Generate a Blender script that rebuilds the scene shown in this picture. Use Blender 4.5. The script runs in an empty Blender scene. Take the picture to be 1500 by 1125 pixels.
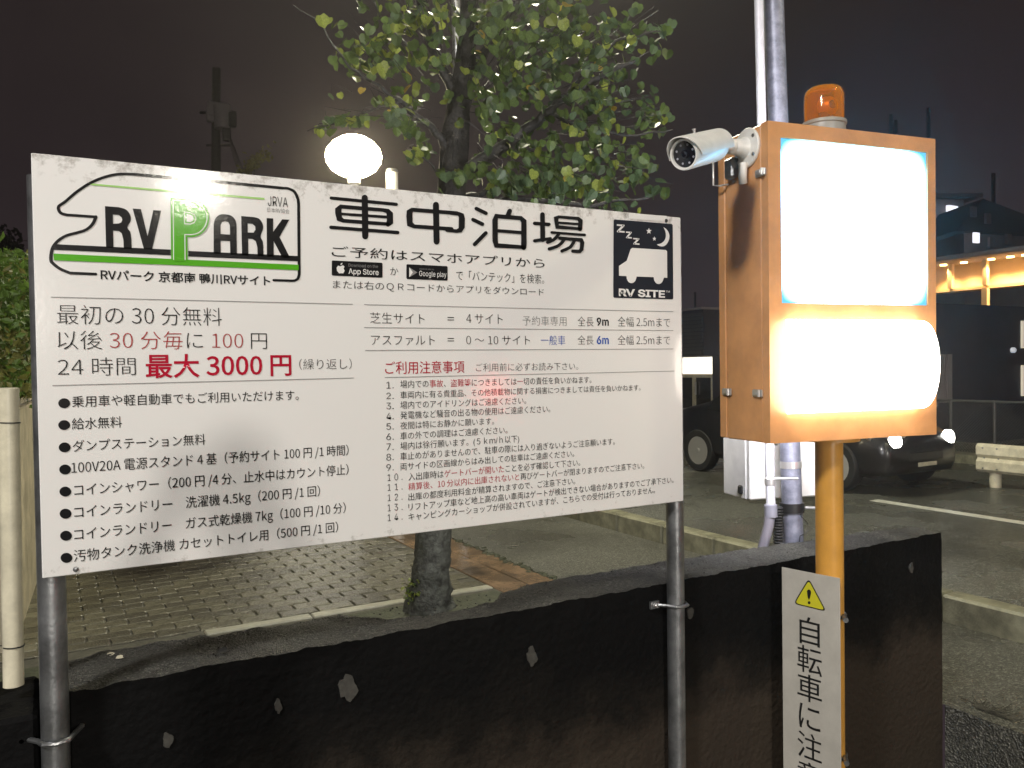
import bpy, math, random
from mathutils import Vector, Matrix, noise
random.seed(7)
R = math.radians
S = bpy.context.scene
COL = S.collection
PI = math.pi

# ------------------------------------------------------------------ camera
CH = 1.45
FPX = 1200.0
YAW, PITCH, ROLL = R(29.42), R(1.17), R(-0.84)
_d = Vector((math.sin(YAW)*math.cos(PITCH), math.cos(YAW)*math.cos(PITCH), -math.sin(PITCH)))
_r = Vector((math.cos(YAW), -math.sin(YAW), 0)); _u = _r.cross(_d)
RR = _r*math.cos(ROLL) + _u*math.sin(ROLL); UU = -_r*math.sin(ROLL) + _u*math.cos(ROLL); DD = _d
EYE = Vector((0, 0, CH))
cd = bpy.data.cameras.new('camera'); cam = bpy.data.objects.new('camera', cd); COL.objects.link(cam)
cd.sensor_width = 36; cd.lens = 36*FPX/1500; cd.clip_start = .05; cd.clip_end = 2000
cam.matrix_world = Matrix((( RR.x, UU.x, -DD.x, 0), (RR.y, UU.y, -DD.y, 0), (RR.z, UU.z, -DD.z, CH), (0, 0, 0, 1)))
S.camera = cam
# survey helpers: a sight line of the photograph met with a real plane, used to measure positions
def ray(px, py): return DD + RR*((px-750)/FPX) - UU*((py-562.5)/FPX)
def at(px, py, D): return EYE + ray(px, py)*D
def ony(px, py, y): q = ray(px, py); return EYE + q*(y/q.y)
def onx(px, py, x): q = ray(px, py); return EYE + q*(x/q.x)
def onz(px, py, z): q = ray(px, py); return EYE + q*((z-CH)/q.z)

# ------------------------------------------------------------------ world (night sky lit by the town)
W = bpy.data.worlds.new('World'); S.world = W; W.use_nodes = True
nt = W.node_tree; nt.nodes.clear()
tc = nt.nodes.new('ShaderNodeTexCoord'); sx = nt.nodes.new('ShaderNodeSeparateXYZ')
cr = nt.nodes.new('ShaderNodeValToRGB'); nz = nt.nodes.new('ShaderNodeTexNoise'); nz.inputs['Scale'].default_value = 2.4; nz.inputs['Detail'].default_value = 4
mx = nt.nodes.new('ShaderNodeMix'); mx.data_type = 'RGBA'; mx.blend_type = 'MULTIPLY'; mx.inputs[0].default_value = .85
cr2 = nt.nodes.new('ShaderNodeValToRGB')
cr2.color_ramp.elements[0].position = .3; cr2.color_ramp.elements[0].color = (.5, .48, .52, 1)
cr2.color_ramp.elements[1].position = .72; cr2.color_ramp.elements[1].color = (1.15, 1.1, 1.08, 1)
e = cr.color_ramp.elements
e[0].position = 0; e[0].color = (.045, .034, .039, 1)
e[1].position = .75; e[1].color = (.0135, .0098, .0098, 1)
k = e.new(.18); k.color = (.030, .0225, .0245, 1)
k = e.new(.42); k.color = (.0200, .0148, .0152, 1)
bg = nt.nodes.new('ShaderNodeBackground'); bg.inputs[1].default_value = 1.0
wo = nt.nodes.new('ShaderNodeOutputWorld')
L = nt.links.new
L(tc.outputs['Generated'], sx.inputs[0]); L(sx.outputs['Z'], cr.inputs[0]); L(tc.outputs['Generated'], nz.inputs['Vector'])
L(nz.outputs['Fac'], cr2.inputs[0]); L(cr.outputs[0], mx.inputs[6]); L(cr2.outputs[0], mx.inputs[7]); L(mx.outputs[2], bg.inputs[0]); L(bg.outputs[0], wo.inputs[0])
S.view_settings.view_transform = 'Standard'; S.view_settings.look = 'None'; S.view_settings.gamma = 1; S.view_settings.use_curve_mapping = False
S.view_settings.exposure = 0
S.cycles.use_denoising = True
S.cycles.max_bounces = 6; S.cycles.diffuse_bounces = 3; S.cycles.glossy_bounces = 3; S.cycles.transparent_max_bounces = 12
S.cycles.sample_clamp_indirect = 6
S.cycles.caustics_reflective = False; S.cycles.caustics_refractive = False

# ------------------------------------------------------------------ materials
def newmat(name):
    m = bpy.data.materials.new(name); m.use_nodes = True
    return m, m.node_tree, m.node_tree.nodes['Principled BSDF']
def mat(name, col, rough=.6, metal=0, var=.0, vscale=8, bump=0, bscale=60, col2=None, emit=None, es=0, rvar=0, coords='Object', spec=.5, trans=0, alpha=1, coat=0, detail=6, vpos=(.35, .65)):
    m, t, b = newmat(name)
    b.inputs['Base Color'].default_value = (*col, 1); b.inputs['Roughness'].default_value = rough; b.inputs['Metallic'].default_value = metal
    b.inputs['Specular IOR Level'].default_value = spec; b.inputs['Transmission Weight'].default_value = trans
    b.inputs['Coat Weight'].default_value = coat; b.inputs['Coat Roughness'].default_value = .06
    if emit: b.inputs['Emission Color'].default_value = (*emit, 1); b.inputs['Emission Strength'].default_value = es
    c = t.nodes.new('ShaderNodeTexCoord')
    if var or col2:
        n = t.nodes.new('ShaderNodeTexNoise'); n.inputs['Scale'].default_value = vscale; n.inputs['Detail'].default_value = detail; n.inputs['Roughness'].default_value = .65
        r = t.nodes.new('ShaderNodeValToRGB'); c2 = col2 or tuple(x*(1-var) for x in col)
        r.color_ramp.elements[0].position = vpos[0]; r.color_ramp.elements[1].position = vpos[1]
        r.color_ramp.elements[0].color = (*c2, 1); r.color_ramp.elements[1].color = (*[min(1, x*(1+var*.5)) for x in col], 1)
        t.links.new(c.outputs[coords], n.inputs['Vector']); t.links.new(n.outputs['Fac'], r.inputs[0]); t.links.new(r.outputs[0], b.inputs['Base Color'])
        if rvar:
            mr = t.nodes.new('ShaderNodeMapRange'); mr.inputs[3].default_value = rough-rvar; mr.inputs[4].default_value = rough+rvar
            n3 = t.nodes.new('ShaderNodeTexNoise'); n3.inputs['Scale'].default_value = vscale*.37; n3.inputs['Detail'].default_value = 5
            t.links.new(c.outputs[coords], n3.inputs['Vector'])
            mr.inputs[1].default_value = .35; mr.inputs[2].default_value = .65
            t.links.new(n3.outputs['Fac'], mr.inputs[0]); t.links.new(mr.outputs[0], b.inputs['Roughness'])
    if bump:
        n2 = t.nodes.new('ShaderNodeTexNoise'); n2.inputs['Scale'].default_value = bscale; n2.inputs['Detail'].default_value = 3
        bp = t.nodes.new('ShaderNodeBump'); bp.inputs['Strength'].default_value = bump; bp.inputs['Distance'].default_value = .01
        t.links.new(c.outputs[coords], n2.inputs['Vector']); t.links.new(n2.outputs['Fac'], bp.inputs['Height']); t.links.new(bp.outputs[0], b.inputs['Normal'])
    return m

def asphalt(name, base, wet, sc=160, blot=.9, lo=.6):
    m, t, b = newmat(name); c = t.nodes.new('ShaderNodeTexCoord'); l = t.links.new
    v = t.nodes.new('ShaderNodeTexVoronoi'); v.inputs['Scale'].default_value = sc; l(c.outputs['Object'], v.inputs['Vector'])
    r = t.nodes.new('ShaderNodeValToRGB'); r.color_ramp.elements[0].color = (*[x*.5 for x in base], 1); r.color_ramp.elements[1].color = (*[min(1, x*2.8) for x in base], 1); k_ = r.color_ramp.elements.new(.72); k_.color = (*[x*1.1 for x in base], 1)
    sp = t.nodes.new('ShaderNodeSeparateColor'); l(v.outputs['Color'], sp.inputs[0]); l(sp.outputs[0], r.inputs[0])
    n = t.nodes.new('ShaderNodeTexNoise'); n.inputs['Scale'].default_value = blot; n.inputs['Detail'].default_value = 5; l(c.outputs['Object'], n.inputs['Vector'])
    r2 = t.nodes.new('ShaderNodeValToRGB'); r2.color_ramp.elements[0].position = .35; r2.color_ramp.elements[0].color = (lo, lo, lo, 1); r2.color_ramp.elements[1].position = .65; r2.color_ramp.elements[1].color = (1.1, 1.1, 1.1, 1)
    l(n.outputs['Fac'], r2.inputs[0])
    mm = t.nodes.new('ShaderNodeMix'); mm.data_type = 'RGBA'; mm.blend_type = 'MULTIPLY'; mm.inputs[0].default_value = 1
    l(r.outputs[0], mm.inputs[6]); l(r2.outputs[0], mm.inputs[7]); l(mm.outputs[2], b.inputs['Base Color'])
    mr = t.nodes.new('ShaderNodeMapRange'); mr.inputs[1].default_value = .38; mr.inputs[2].default_value = .62; mr.inputs[3].default_value = wet[0]; mr.inputs[4].default_value = wet[1]
    l(n.outputs['Fac'], mr.inputs[0]); l(mr.outputs[0], b.inputs['Roughness'])
    bp = t.nodes.new('ShaderNodeBump'); bp.inputs['Strength'].default_value = 1; bp.inputs['Distance'].default_value = .009
    l(v.outputs['Distance'], bp.inputs['Height']); l(bp.outputs[0], b.inputs['Normal'])
    b.inputs['Specular IOR Level'].default_value = .6
    return m

M = {}
M['asphalt'] = asphalt('wet_asphalt', (.095, .098, .085), (.16, .36), 95)
M['asphalt_near'] = asphalt('lot_asphalt', (.085, .085, .07), (.24, .46), 120)
M['soil'] = mat('bedding_sand', (.06, .057, .042), .8, var=.5, vscale=30, bump=.5)
M['paver'] = mat('paver_concrete', (.215, .205, .145), .26, col2=(.075, .07, .05), vscale=2.2, bump=.6, bscale=90, rvar=.14)
M['paver_wet'] = mat('paver_dark', (.145, .14, .105), .25, col2=(.06, .055, .04), vscale=2.2, bump=.6, bscale=90, rvar=.12)
M['edging'] = mat('edging_concrete', (.27, .265, .21), .5, var=.2, vscale=12, bump=.3)
M['kerb'] = mat('kerb_concrete', (.23, .225, .155), .45, var=.45, vscale=9, bump=.4, bscale=70, rvar=.12)
M['slab'] = mat('wet_stone', (.25, .17, .105), .14, col2=(.07, .055, .04), vscale=3.2, bump=.15, bscale=25, rvar=.1)
M['moss'] = mat('soil_moss', (.035, .04, .02), .8, var=.5, vscale=20, bump=.8, bscale=50)
M['walltop'] = asphalt('rough_concrete', (.062, .062, .055), (.40, .75), 230, 5, .25)
def wallmat():
    m, t, b = newmat('black_wall_shade_ramp'); l = t.links.new; c = t.nodes.new('ShaderNodeTexCoord')
    n = t.nodes.new('ShaderNodeTexNoise'); n.inputs['Scale'].default_value = 2.2; n.inputs['Detail'].default_value = 8; n.inputs['Roughness'].default_value = .7
    l(c.outputs['Object'], n.inputs['Vector'])
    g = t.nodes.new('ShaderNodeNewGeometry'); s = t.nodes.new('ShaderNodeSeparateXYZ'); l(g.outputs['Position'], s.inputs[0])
    a = t.nodes.new('ShaderNodeMath'); a.operation = 'MULTIPLY_ADD'; a.inputs[1].default_value = -1.5; a.inputs[2].default_value = .78; l(s.outputs['Z'], a.inputs[0])  # height term paints a shade gradient into the black wall, browner low down
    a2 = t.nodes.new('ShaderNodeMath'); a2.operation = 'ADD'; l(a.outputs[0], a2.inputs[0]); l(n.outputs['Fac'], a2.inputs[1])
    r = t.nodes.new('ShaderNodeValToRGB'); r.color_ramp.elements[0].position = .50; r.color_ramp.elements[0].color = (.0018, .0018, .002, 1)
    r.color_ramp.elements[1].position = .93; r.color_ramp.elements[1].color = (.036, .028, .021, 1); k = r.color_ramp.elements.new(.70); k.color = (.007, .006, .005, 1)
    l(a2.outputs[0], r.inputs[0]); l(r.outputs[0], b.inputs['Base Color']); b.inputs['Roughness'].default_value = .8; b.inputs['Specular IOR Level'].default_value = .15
    bn = t.nodes.new('ShaderNodeTexNoise'); bn.inputs['Scale'].default_value = 45; bn.inputs['Detail'].default_value = 6; l(c.outputs['Object'], bn.inputs['Vector'])
    bp = t.nodes.new('ShaderNodeBump'); bp.inputs['Strength'].default_value = .7; bp.inputs['Distance'].default_value = .01; l(bn.outputs['Fac'], bp.inputs['Height']); l(bp.outputs[0], b.inputs['Normal'])
    return m
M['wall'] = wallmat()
def board_mat(name, col, dirt=True):
    m, t, b = newmat(name); l = t.links.new; c = t.nodes.new('ShaderNodeTexCoord')
    b.inputs['Roughness'].default_value = .10; b.inputs['Specular IOR Level'].default_value = .35
    n = t.nodes.new('ShaderNodeTexNoise'); n.inputs['Scale'].default_value = 220; n.inputs['Detail'].default_value = 2; l(c.outputs['Object'], n.inputs['Vector'])
    n4 = t.nodes.new('ShaderNodeTexVoronoi'); n4.inputs['Scale'].default_value = 110; n4.feature = 'SMOOTH_F1'; l(c.outputs['Object'], n4.inputs['Vector'])
    ad = t.nodes.new('ShaderNodeMath'); ad.operation = 'ADD'; l(n.outputs['Fac'], ad.inputs[0]); l(n4.outputs['Distance'], ad.inputs[1])
    bp = t.nodes.new('ShaderNodeBump'); bp.inputs['Strength'].default_value = .10; bp.inputs['Distance'].default_value = .0007; l(ad.outputs[0], bp.inputs['Height']); l(bp.outputs[0], b.inputs['Normal'])
    if dirt:
        g = t.nodes.new('ShaderNodeNewGeometry'); s = t.nodes.new('ShaderNodeSeparateXYZ'); l(g.outputs['Position'], s.inputs[0])
        n2 = t.nodes.new('ShaderNodeTexNoise'); n2.inputs['Scale'].default_value = 26; n2.inputs['Detail'].default_value = 9; n2.inputs['Roughness'].default_value = .75; l(c.outputs['Object'], n2.inputs['Vector'])
        # grime gathers along the top edge and at the lower corners
        e1 = t.nodes.new('ShaderNodeMapRange'); e1.inputs[1].default_value = 1.82; e1.inputs[2].default_value = 1.925; e1.inputs[3].default_value = -.04; e1.inputs[4].default_value = .17; l(s.outputs['Z'], e1.inputs[0])
        e2 = t.nodes.new('ShaderNodeMapRange'); e2.inputs[1].default_value = 1.09; e2.inputs[2].default_value = 1.01; e2.inputs[3].default_value = 0; e2.inputs[4].default_value = .11; l(s.outputs['Z'], e2.inputs[0])
        a1 = t.nodes.new('ShaderNodeMath'); a1.operation = 'ADD'; l(e1.outputs[0], a1.inputs[0]); l(e2.outputs[0], a1.inputs[1])
        a2 = t.nodes.new('ShaderNodeMath'); a2.operation = 'ADD'; l(a1.outputs[0], a2.inputs[0]); l(n2.outputs['Fac'], a2.inputs[1])
        r = t.nodes.new('ShaderNodeValToRGB'); r.color_ramp.elements[0].position = .62; r.color_ramp.elements[0].color = (*col, 1)
        r.color_ramp.elements[1].position = .84; r.color_ramp.elements[1].color = (.20, .18, .15, 1)
        l(a2.outputs[0], r.inputs[0]); l(r.outputs[0], b.inputs['Base Color'])
    else: b.inputs['Base Color'].default_value = (*col, 1)
    return m
M['board'] = board_mat('board_white', (.74, .735, .725))
for nm, cc in dict(ink=(.012, .012, .013), red=(.40, .008, .03), thinred=(.36, .05, .05), green=(.08, .36, .015), palegreen=(.33, .58, .18), grey=(.22, .22, .22), blue=(.04, .10, .42), paper=(.74, .735, .725), navyink=(.02, .022, .03)).items():
    M[nm] = board_mat('print_'+nm, cc, False)
M['galv'] = mat('galvanised_steel', (.30, .31, .32), .38, .85, var=.4, vscale=14, bump=.1, bscale=90, rvar=.1)
M['polegrey'] = mat('pole_zinc', (.26, .27, .34), .5, .45, var=.35, vscale=22, bump=.12, bscale=60)
M['polewhite'] = mat('conduit_pvc', (.58, .58, .62), .35, var=.15, vscale=12)
M['chrome'] = mat('bright_steel', (.72, .71, .70), .28, .75)
M['black'] = mat('black_plastic', (.012, .012, .012), .45)
M['rubber'] = mat('tyre_rubber', (.012, .012, .012), .7)
M['orange'] = mat('orange_paint', (.64, .315, .125), .36, var=.2, vscale=5, bump=.05, bscale=200, rvar=.06)
M['orange_post'] = mat('orange_post_paint', (.66, .33, .06), .34, var=.14, vscale=7, bump=.04)
M['white'] = mat('white_paint', (.72, .71, .68), .35, var=.12, vscale=10)
M['cream'] = mat('cream_paint', (.62, .58, .44), .4, var=.25, vscale=10)
M['beige'] = mat('beige_render', (.45, .40, .28), .7, var=.35, vscale=4, bump=.4)
M['caution_plate'] = mat('plate_grey', (.50, .48, .43), .4, var=.12, vscale=9)
M['yellow'] = mat('plate_yellow', (.62, .58, .03), .4)
M['plate_ink'] = mat('plate_black', (.012, .012, .012), .4)
M['bark'] = mat('tree_bark', (.075, .085, .07), .7, col2=(.018, .017, .014), vscale=18, bump=1, bscale=45, detail=10)
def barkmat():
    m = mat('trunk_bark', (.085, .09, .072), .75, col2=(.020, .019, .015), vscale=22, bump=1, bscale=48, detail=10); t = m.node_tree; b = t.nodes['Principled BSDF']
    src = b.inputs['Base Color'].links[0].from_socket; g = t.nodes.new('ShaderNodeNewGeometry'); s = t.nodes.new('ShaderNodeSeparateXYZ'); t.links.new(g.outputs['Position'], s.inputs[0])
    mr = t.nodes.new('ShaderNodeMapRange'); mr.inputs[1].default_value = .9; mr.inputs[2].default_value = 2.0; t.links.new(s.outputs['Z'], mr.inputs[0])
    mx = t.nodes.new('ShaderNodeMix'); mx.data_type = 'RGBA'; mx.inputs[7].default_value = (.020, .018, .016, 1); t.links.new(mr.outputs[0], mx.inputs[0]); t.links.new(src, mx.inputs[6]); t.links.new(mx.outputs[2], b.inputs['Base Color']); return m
M['trunk_bark'] = barkmat()   # grey-green bark low down, upper trunk painted near black as unlit
M['bark_dark'] = mat('limb_bark', (.03, .028, .026), .6, var=.5, vscale=20, bump=1, bscale=50)
def leafmat(name, col, var=.3):
    m, t, b = newmat(name); l = t.links.new
    c = t.nodes.new('ShaderNodeTexCoord'); n = t.nodes.new('ShaderNodeTexNoise'); n.inputs['Scale'].default_value = 9; n.inputs['Detail'].default_value = 3
    l(c.outputs['Object'], n.inputs['Vector'])
    r = t.nodes.new('ShaderNodeValToRGB'); r.color_ramp.elements[0].position = .3; r.color_ramp.elements[1].position = .7
    r.color_ramp.elements[0].color = (*[x*(1-var) for x in col], 1); r.color_ramp.elements[1].color = (*[x*(1+var) for x in col], 1)
    l(n.outputs['Fac'], r.inputs[0]); l(r.outputs[0], b.inputs['Base Color'])
    b.inputs['Roughness'].default_value = .42; b.inputs['Specular IOR Level'].default_value = .35
    tr = t.nodes.new('ShaderNodeBsdfTranslucent'); l(r.outputs[0], tr.inputs[0])
    ms = t.nodes.new('ShaderNodeMixShader'); ms.inputs[0].default_value = .48; o = t.nodes['Material Output']
    l(b.outputs[0], ms.inputs[1]); l(tr.outputs[0], ms.inputs[2]); l(ms.outputs[0], o.inputs[0])
    return m
M['leaf'] = leafmat('leaf_green', (.075, .115, .032)); M['leaf2'] = leafmat('leaf_dark', (.06, .095, .045)); M['leaf3'] = leafmat('leaf_lime', (.19, .23, .045)); M['leaf4'] = leafmat('leaf_yellow', (.34, .25, .05))
M['hedge'] = leafmat('hedge_green', (.085, .145, .026)); M['hedge2'] = leafmat('hedge_olive', (.15, .15, .04))
def emis(name, col, s):
    m, t, b = newmat(name); b.inputs['Base Color'].default_value = (*[min(.8, x) for x in col], 1); b.inputs['Emission Color'].default_value = (*col, 1); b.inputs['Emission Strength'].default_value = s; return m
M['globe'] = emis('lamp_glass', (1, .86, .56), 60)
M['headlight'] = emis('headlight_glass', (1, .97, .88), 14)
M['taillight'] = emis('taillight_glass', (1, .08, .04), 1.6)
M['shoplight'] = emis('shop_light', (1, .93, .78), 1.6)
M['shopdim'] = emis('shop_inside_glow', (.9, .7, .42), .10)  # rear wall glows faintly, standing in for light inside the shop
M['warmlight'] = emis('downlight_glass', (1, .62, .25), 9)
M['farsign'] = emis('far_lit_window', (.92, .90, 1), 1.4)
M['navy'] = mat('dark_cladding', (.024, .024, .040), .6, var=.2, vscale=3)
M['slat'] = mat('slat_cladding', (.05, .048, .055), .5, var=.2, vscale=3)
M['farwall'] = mat('far_render', (.24, .22, .23), .8, var=.2, vscale=.8)
M['farroof'] = mat('far_roof', (.02, .02, .022), .7, var=.3, vscale=2)
M['soffit'] = mat('soffit_board', (.55, .42, .24), .6, var=.1, vscale=2)
M['carpaint'] = mat('car_paint', (.005, .005, .006), .3, coat=.4)
M['glass_dark'] = mat('tinted_glass', (.006, .007, .008), .05, spec=.8)
M['wirefence'] = mat('fence_wire', (.10, .10, .10), .5, .5)
M['line'] = mat('road_line', (.62, .62, .56), .4, var=.2, vscale=14)
M['silh'] = mat('dark_far_leaves', (.006, .008, .004), .9)
M['nail'] = mat('pale_chip', (.05, .048, .042), .8, var=.4, vscale=60)
M['lens'] = mat('camera_lens', (.004, .004, .01), .05, spec=.8)
M['led'] = mat('infrared_led', (.35, .35, .4), .2)
def amber():
    m, t, b = newmat('amber_dome'); b.inputs['Base Color'].default_value = (.8, .36, .05, 1); b.inputs['Roughness'].default_value = .04; b.inputs['Specular IOR Level'].default_value = 1
    tr = t.nodes.new('ShaderNodeBsdfTransparent'); tr.inputs[0].default_value = (1, .66, .24, 1); ms = t.nodes.new('ShaderNodeMixShader'); o = t.nodes['Material Output']
    lw = t.nodes.new('ShaderNodeLayerWeight'); lw.inputs[0].default_value = .35; mr = t.nodes.new('ShaderNodeMapRange'); mr.inputs[3].default_value = .84; mr.inputs[4].default_value = .25
    t.links.new(lw.outputs['Facing'], mr.inputs[0]); t.links.new(mr.outputs[0], ms.inputs[0]); t.links.new(b.outputs[0], ms.inputs[1]); t.links.new(tr.outputs[0], ms.inputs[2]); t.links.new(ms.outputs[0], o.inputs[0]); return m
M['amber'] = amber()

# ------------------------------------------------------------------ object helpers
def prop(o, label=None, cat=None, group=None, kind=None):
    if label: o['label'] = label
    if cat: o['category'] = cat
    if group: o['group'] = group
    if kind: o['kind'] = kind
    return o
def wm(o):
    m = Matrix.LocRotScale(o.location, o.rotation_euler, o.scale)
    return wm(o.parent) @ m if o.parent else m
def thing(name, label, cat, loc=(0, 0, 0), rz=0, group=None):
    o = bpy.data.objects.new(name, None); COL.objects.link(o); o.location = loc; o.rotation_euler = (0, 0, rz); o.empty_display_size = .1
    return prop(o, label, cat, group)
def copy_tree(o, parent=None):
    c = o.copy(); COL.objects.link(c); c.parent = parent
    for ch in [x for x in bpy.data.objects if x.parent == o and x != c]: copy_tree(ch, c)
    return c
class MB:
    def __init__(s): s.v = []; s.f = []; s.m = []
    def add(s, vs, fs, mi=0):
        b = len(s.v); s.v += [tuple(v) for v in vs]; s.f += [tuple(i+b for i in f) for f in fs]; s.m += [mi]*len(fs); return s
    def box(s, lo, hi, T=None, mi=0):
        vs = [Vector((x, y, z)) for x in (lo[0], hi[0]) for y in (lo[1], hi[1]) for z in (lo[2], hi[2])]
        if T: vs = [T @ v for v in vs]
        return s.add(vs, [(0, 1, 3, 2), (4, 6, 7, 5), (0, 4, 5, 1), (2, 3, 7, 6), (0, 2, 6, 4), (1, 5, 7, 3)], mi)
    def bbox(s, lo, hi, b=.004, T=None, mi=0):   # box with chamfered edges
        x0, y0, z0 = lo; x1, y1, z1 = hi; vs = []; cs = []
        for X, sxn in ((x0, 1), (x1, -1)):
            for Y, syn in ((y0, 1), (y1, -1)):
                for Z, szn in ((z0, 1), (z1, -1)):
                    vs += [Vector((X, Y+syn*b, Z+szn*b)), Vector((X+sxn*b, Y, Z+szn*b)), Vector((X+sxn*b, Y+syn*b, Z))]
        if T: vs = [T @ v for v in vs]
        def I(a, b_, c, k): return (a*4+b_*2+c)*3+k
        fs = []
        for a in (0, 1): q = [I(a, 0, 0, 0), I(a, 0, 1, 0), I(a, 1, 1, 0), I(a, 1, 0, 0)]; fs.append(q if a == 0 else q[::-1])
        for a in (0, 1): q = [I(0, a, 0, 1), I(1, a, 0, 1), I(1, a, 1, 1), I(0, a, 1, 1)]; fs.append(q if a == 0 else q[::-1])
        for a in (0, 1): q = [I(0, 0, a, 2), I(0, 1, a, 2), I(1, 1, a, 2), I(1, 0, a, 2)]; fs.append(q if a == 0 else q[::-1])
        for a in (0, 1):
            for c in (0, 1):
                fs.append([I(a, c, 0, 0), I(a, c, 1, 0), I(a, c, 1, 1), I(a, c, 0, 1)])
                fs.append([I(a, 0, c, 0), I(a, 1, c, 0), I(a, 1, c, 2), I(a, 0, c, 2)])
                fs.append([I(0, a, c, 1), I(1, a, c, 1), I(1, a, c, 2), I(0, a, c, 2)])
        for a in (0, 1):
            for c in (0, 1):
                for d in (0, 1): fs.append([I(a, c, d, 0), I(a, c, d, 1), I(a, c, d, 2)])
        return s.add(vs, fs, mi)
    def tube(s, pts, rad, n=16, cap=True, mi=0):
        pts = [Vector(p) for p in pts]; rad = rad if isinstance(rad, (list, tuple)) else [rad]*len(pts)
        b = len(s.v); prev = None
        for i, p in enumerate(pts):
            d = (pts[min(i+1, len(pts)-1)]-pts[max(i-1, 0)]).normalized()
            if prev is None: a = d.orthogonal().normalized()
            else: a = (prev - d*prev.dot(d)).normalized()
            prev = a; c = d.cross(a)
            for k in range(n):
                t = 2*PI*k/n; s.v.append(tuple(p+(a*math.cos(t)+c*math.sin(t))*rad[i]))
        for i in range(len(pts)-1):
            for k in range(n):
                k2 = (k+1) % n; s.f.append((b+i*n+k, b+i*n+k2, b+(i+1)*n+k2, b+(i+1)*n+k)); s.m.append(mi)
        if cap:
            s.f.append(tuple(b+k for k in range(n))[::-1]); s.m.append(mi)
            s.f.append(tuple(b+(len(pts)-1)*n+k for k in range(n))); s.m.append(mi)
        return s
    def lathe(s, prof, o=(0, 0, 0), axis=(0, 0, 1), n=32, mi=0, cap=True):
        ax = Vector(axis).normalized(); a = ax.orthogonal().normalized(); c = ax.cross(a); o = Vector(o); b = len(s.v)
        for r, h in prof:
            for k in range(n):
                t = 2*PI*k/n; s.v.append(tuple(o+ax*h+(a*math.cos(t)+c*math.sin(t))*max(r, 1e-5)))
        for i in range(len(prof)-1):
            for k in range(n):
                k2 = (k+1) % n; s.f.append((b+i*n+k, b+i*n+k2, b+(i+1)*n+k2, b+(i+1)*n+k)); s.m.append(mi)
        if cap:
            s.f.append(tuple(b+k for k in range(n))[::-1]); s.m.append(mi); s.f.append(tuple(b+(len(prof)-1)*n+k for k in range(n))); s.m.append(mi)
        return s
    def prism(s, pts, p0, ux, uy, depth, mi=0):  # polygon in plane (p0, ux, uy) pushed by depth along ux x uy
        ux, uy, p0 = Vector(ux), Vector(uy), Vector(p0); nn = ux.cross(uy).normalized()*depth; n = len(pts)
        vs = [p0+ux*x+uy*y for x, y in pts]; vs += [v+nn for v in vs]
        return s.add(vs, [tuple(range(n))[::-1], tuple(range(n, 2*n))]+[(i, (i+1) % n, (i+1) % n+n, i+n) for i in range(n)], mi)
    def build(s, name, mats, parent=None, smooth=False, angle=None, world=True):
        me = bpy.data.meshes.new(name); vs = s.v
        if parent is not None and world:
            inv = wm(parent).inverted(); vs = [tuple(inv @ Vector(v)) for v in s.v]
        me.from_pydata(vs, [], s.f)
        mats = mats if isinstance(mats, (list, tuple)) else [mats]
        for m in mats: me.materials.append(m)
        if len(mats) > 1: me.polygons.foreach_set('material_index', s.m)
        if smooth: me.polygons.foreach_set('use_smooth', [True]*len(me.polygons)); me.set_sharp_from_angle(angle=R(angle or 40))
        me.update(); o = bpy.data.objects.new(name, me); COL.objects.link(o)
        if parent is not None: o.parent = parent
        return o
def box(name, lo, hi, m, parent=None, b=.0): return (MB().bbox(lo, hi, b) if b else MB().box(lo, hi)).build(name, m, parent)
def tube(name, pts, r, m, parent=None, n=20): return MB().tube(pts, r, n).build(name, m, parent, True)
#@@SETTING
# ------------------------------------------------------------------ setting
def struct(o): o['kind'] = 'structure'; return o
# ground sheet reaching the horizon, the road, the lot: asphalt
struct(MB().add([(-400, 2.3, -.012), (3.3, 2.3, -.012), (3.3, -12.1, -.012), (-12.1, -12.1, -.012), (-12.1, 2.3, -.012), (-400, -400, -.012), (400, -400, -.012), (400, 700, -.012), (-400, 700, -.012), (-12.1, -400, -.012), (3.3, -400, -.012), (3.3, 700, -.012)], [(10, 6, 7, 11), (9, 10, 2, 3), (0, 1, 11, 8), (5, 9, 4, 0)]).build('ground', M['asphalt']))
struct(MB().add([(4.44, -30, 0), (11.2, -30, 0), (11.2, 90, 0), (4.44, 90, 0)], [(0, 1, 2, 3)]).build('road', M['asphalt']))
struct(MB().add([(3.26, -6, -.002), (4.31, -6, -.002), (4.31, 2.1, -.002), (3.26, 2.1, -.002), (2.97, 2.2, -.002), (2.97, 30, -.002), (4.31, 30, -.002), (3.26, -6, -.30), (3.26, 2.1, -.30), (3.26, 2.2, -.002)], [(0, 1, 2, 3), (4, 9, 3, 2, 6, 5), (7, 0, 3, 8)]).build('parking_lot', M['asphalt_near']))
struct(MB().add([(-12, -12, -.28), (3.255, -12, -.28), (3.255, 2.12, -.28), (-12, 2.12, -.28)], [(0, 1, 2, 3)]).build('forecourt', M['asphalt_near']))
mk = MB()
for y0 in (-8.4, 1.0, 12.0, 21.0, 30.0): mk.box((7.42, y0, .002), (7.56, y0+4.6, .005))
struct(mk.build('road_marking', M['line']))
struct(box('far_pavement', (11.2, -30, -.01), (13, 90, .12), M['kerb'], b=.01))
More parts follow.
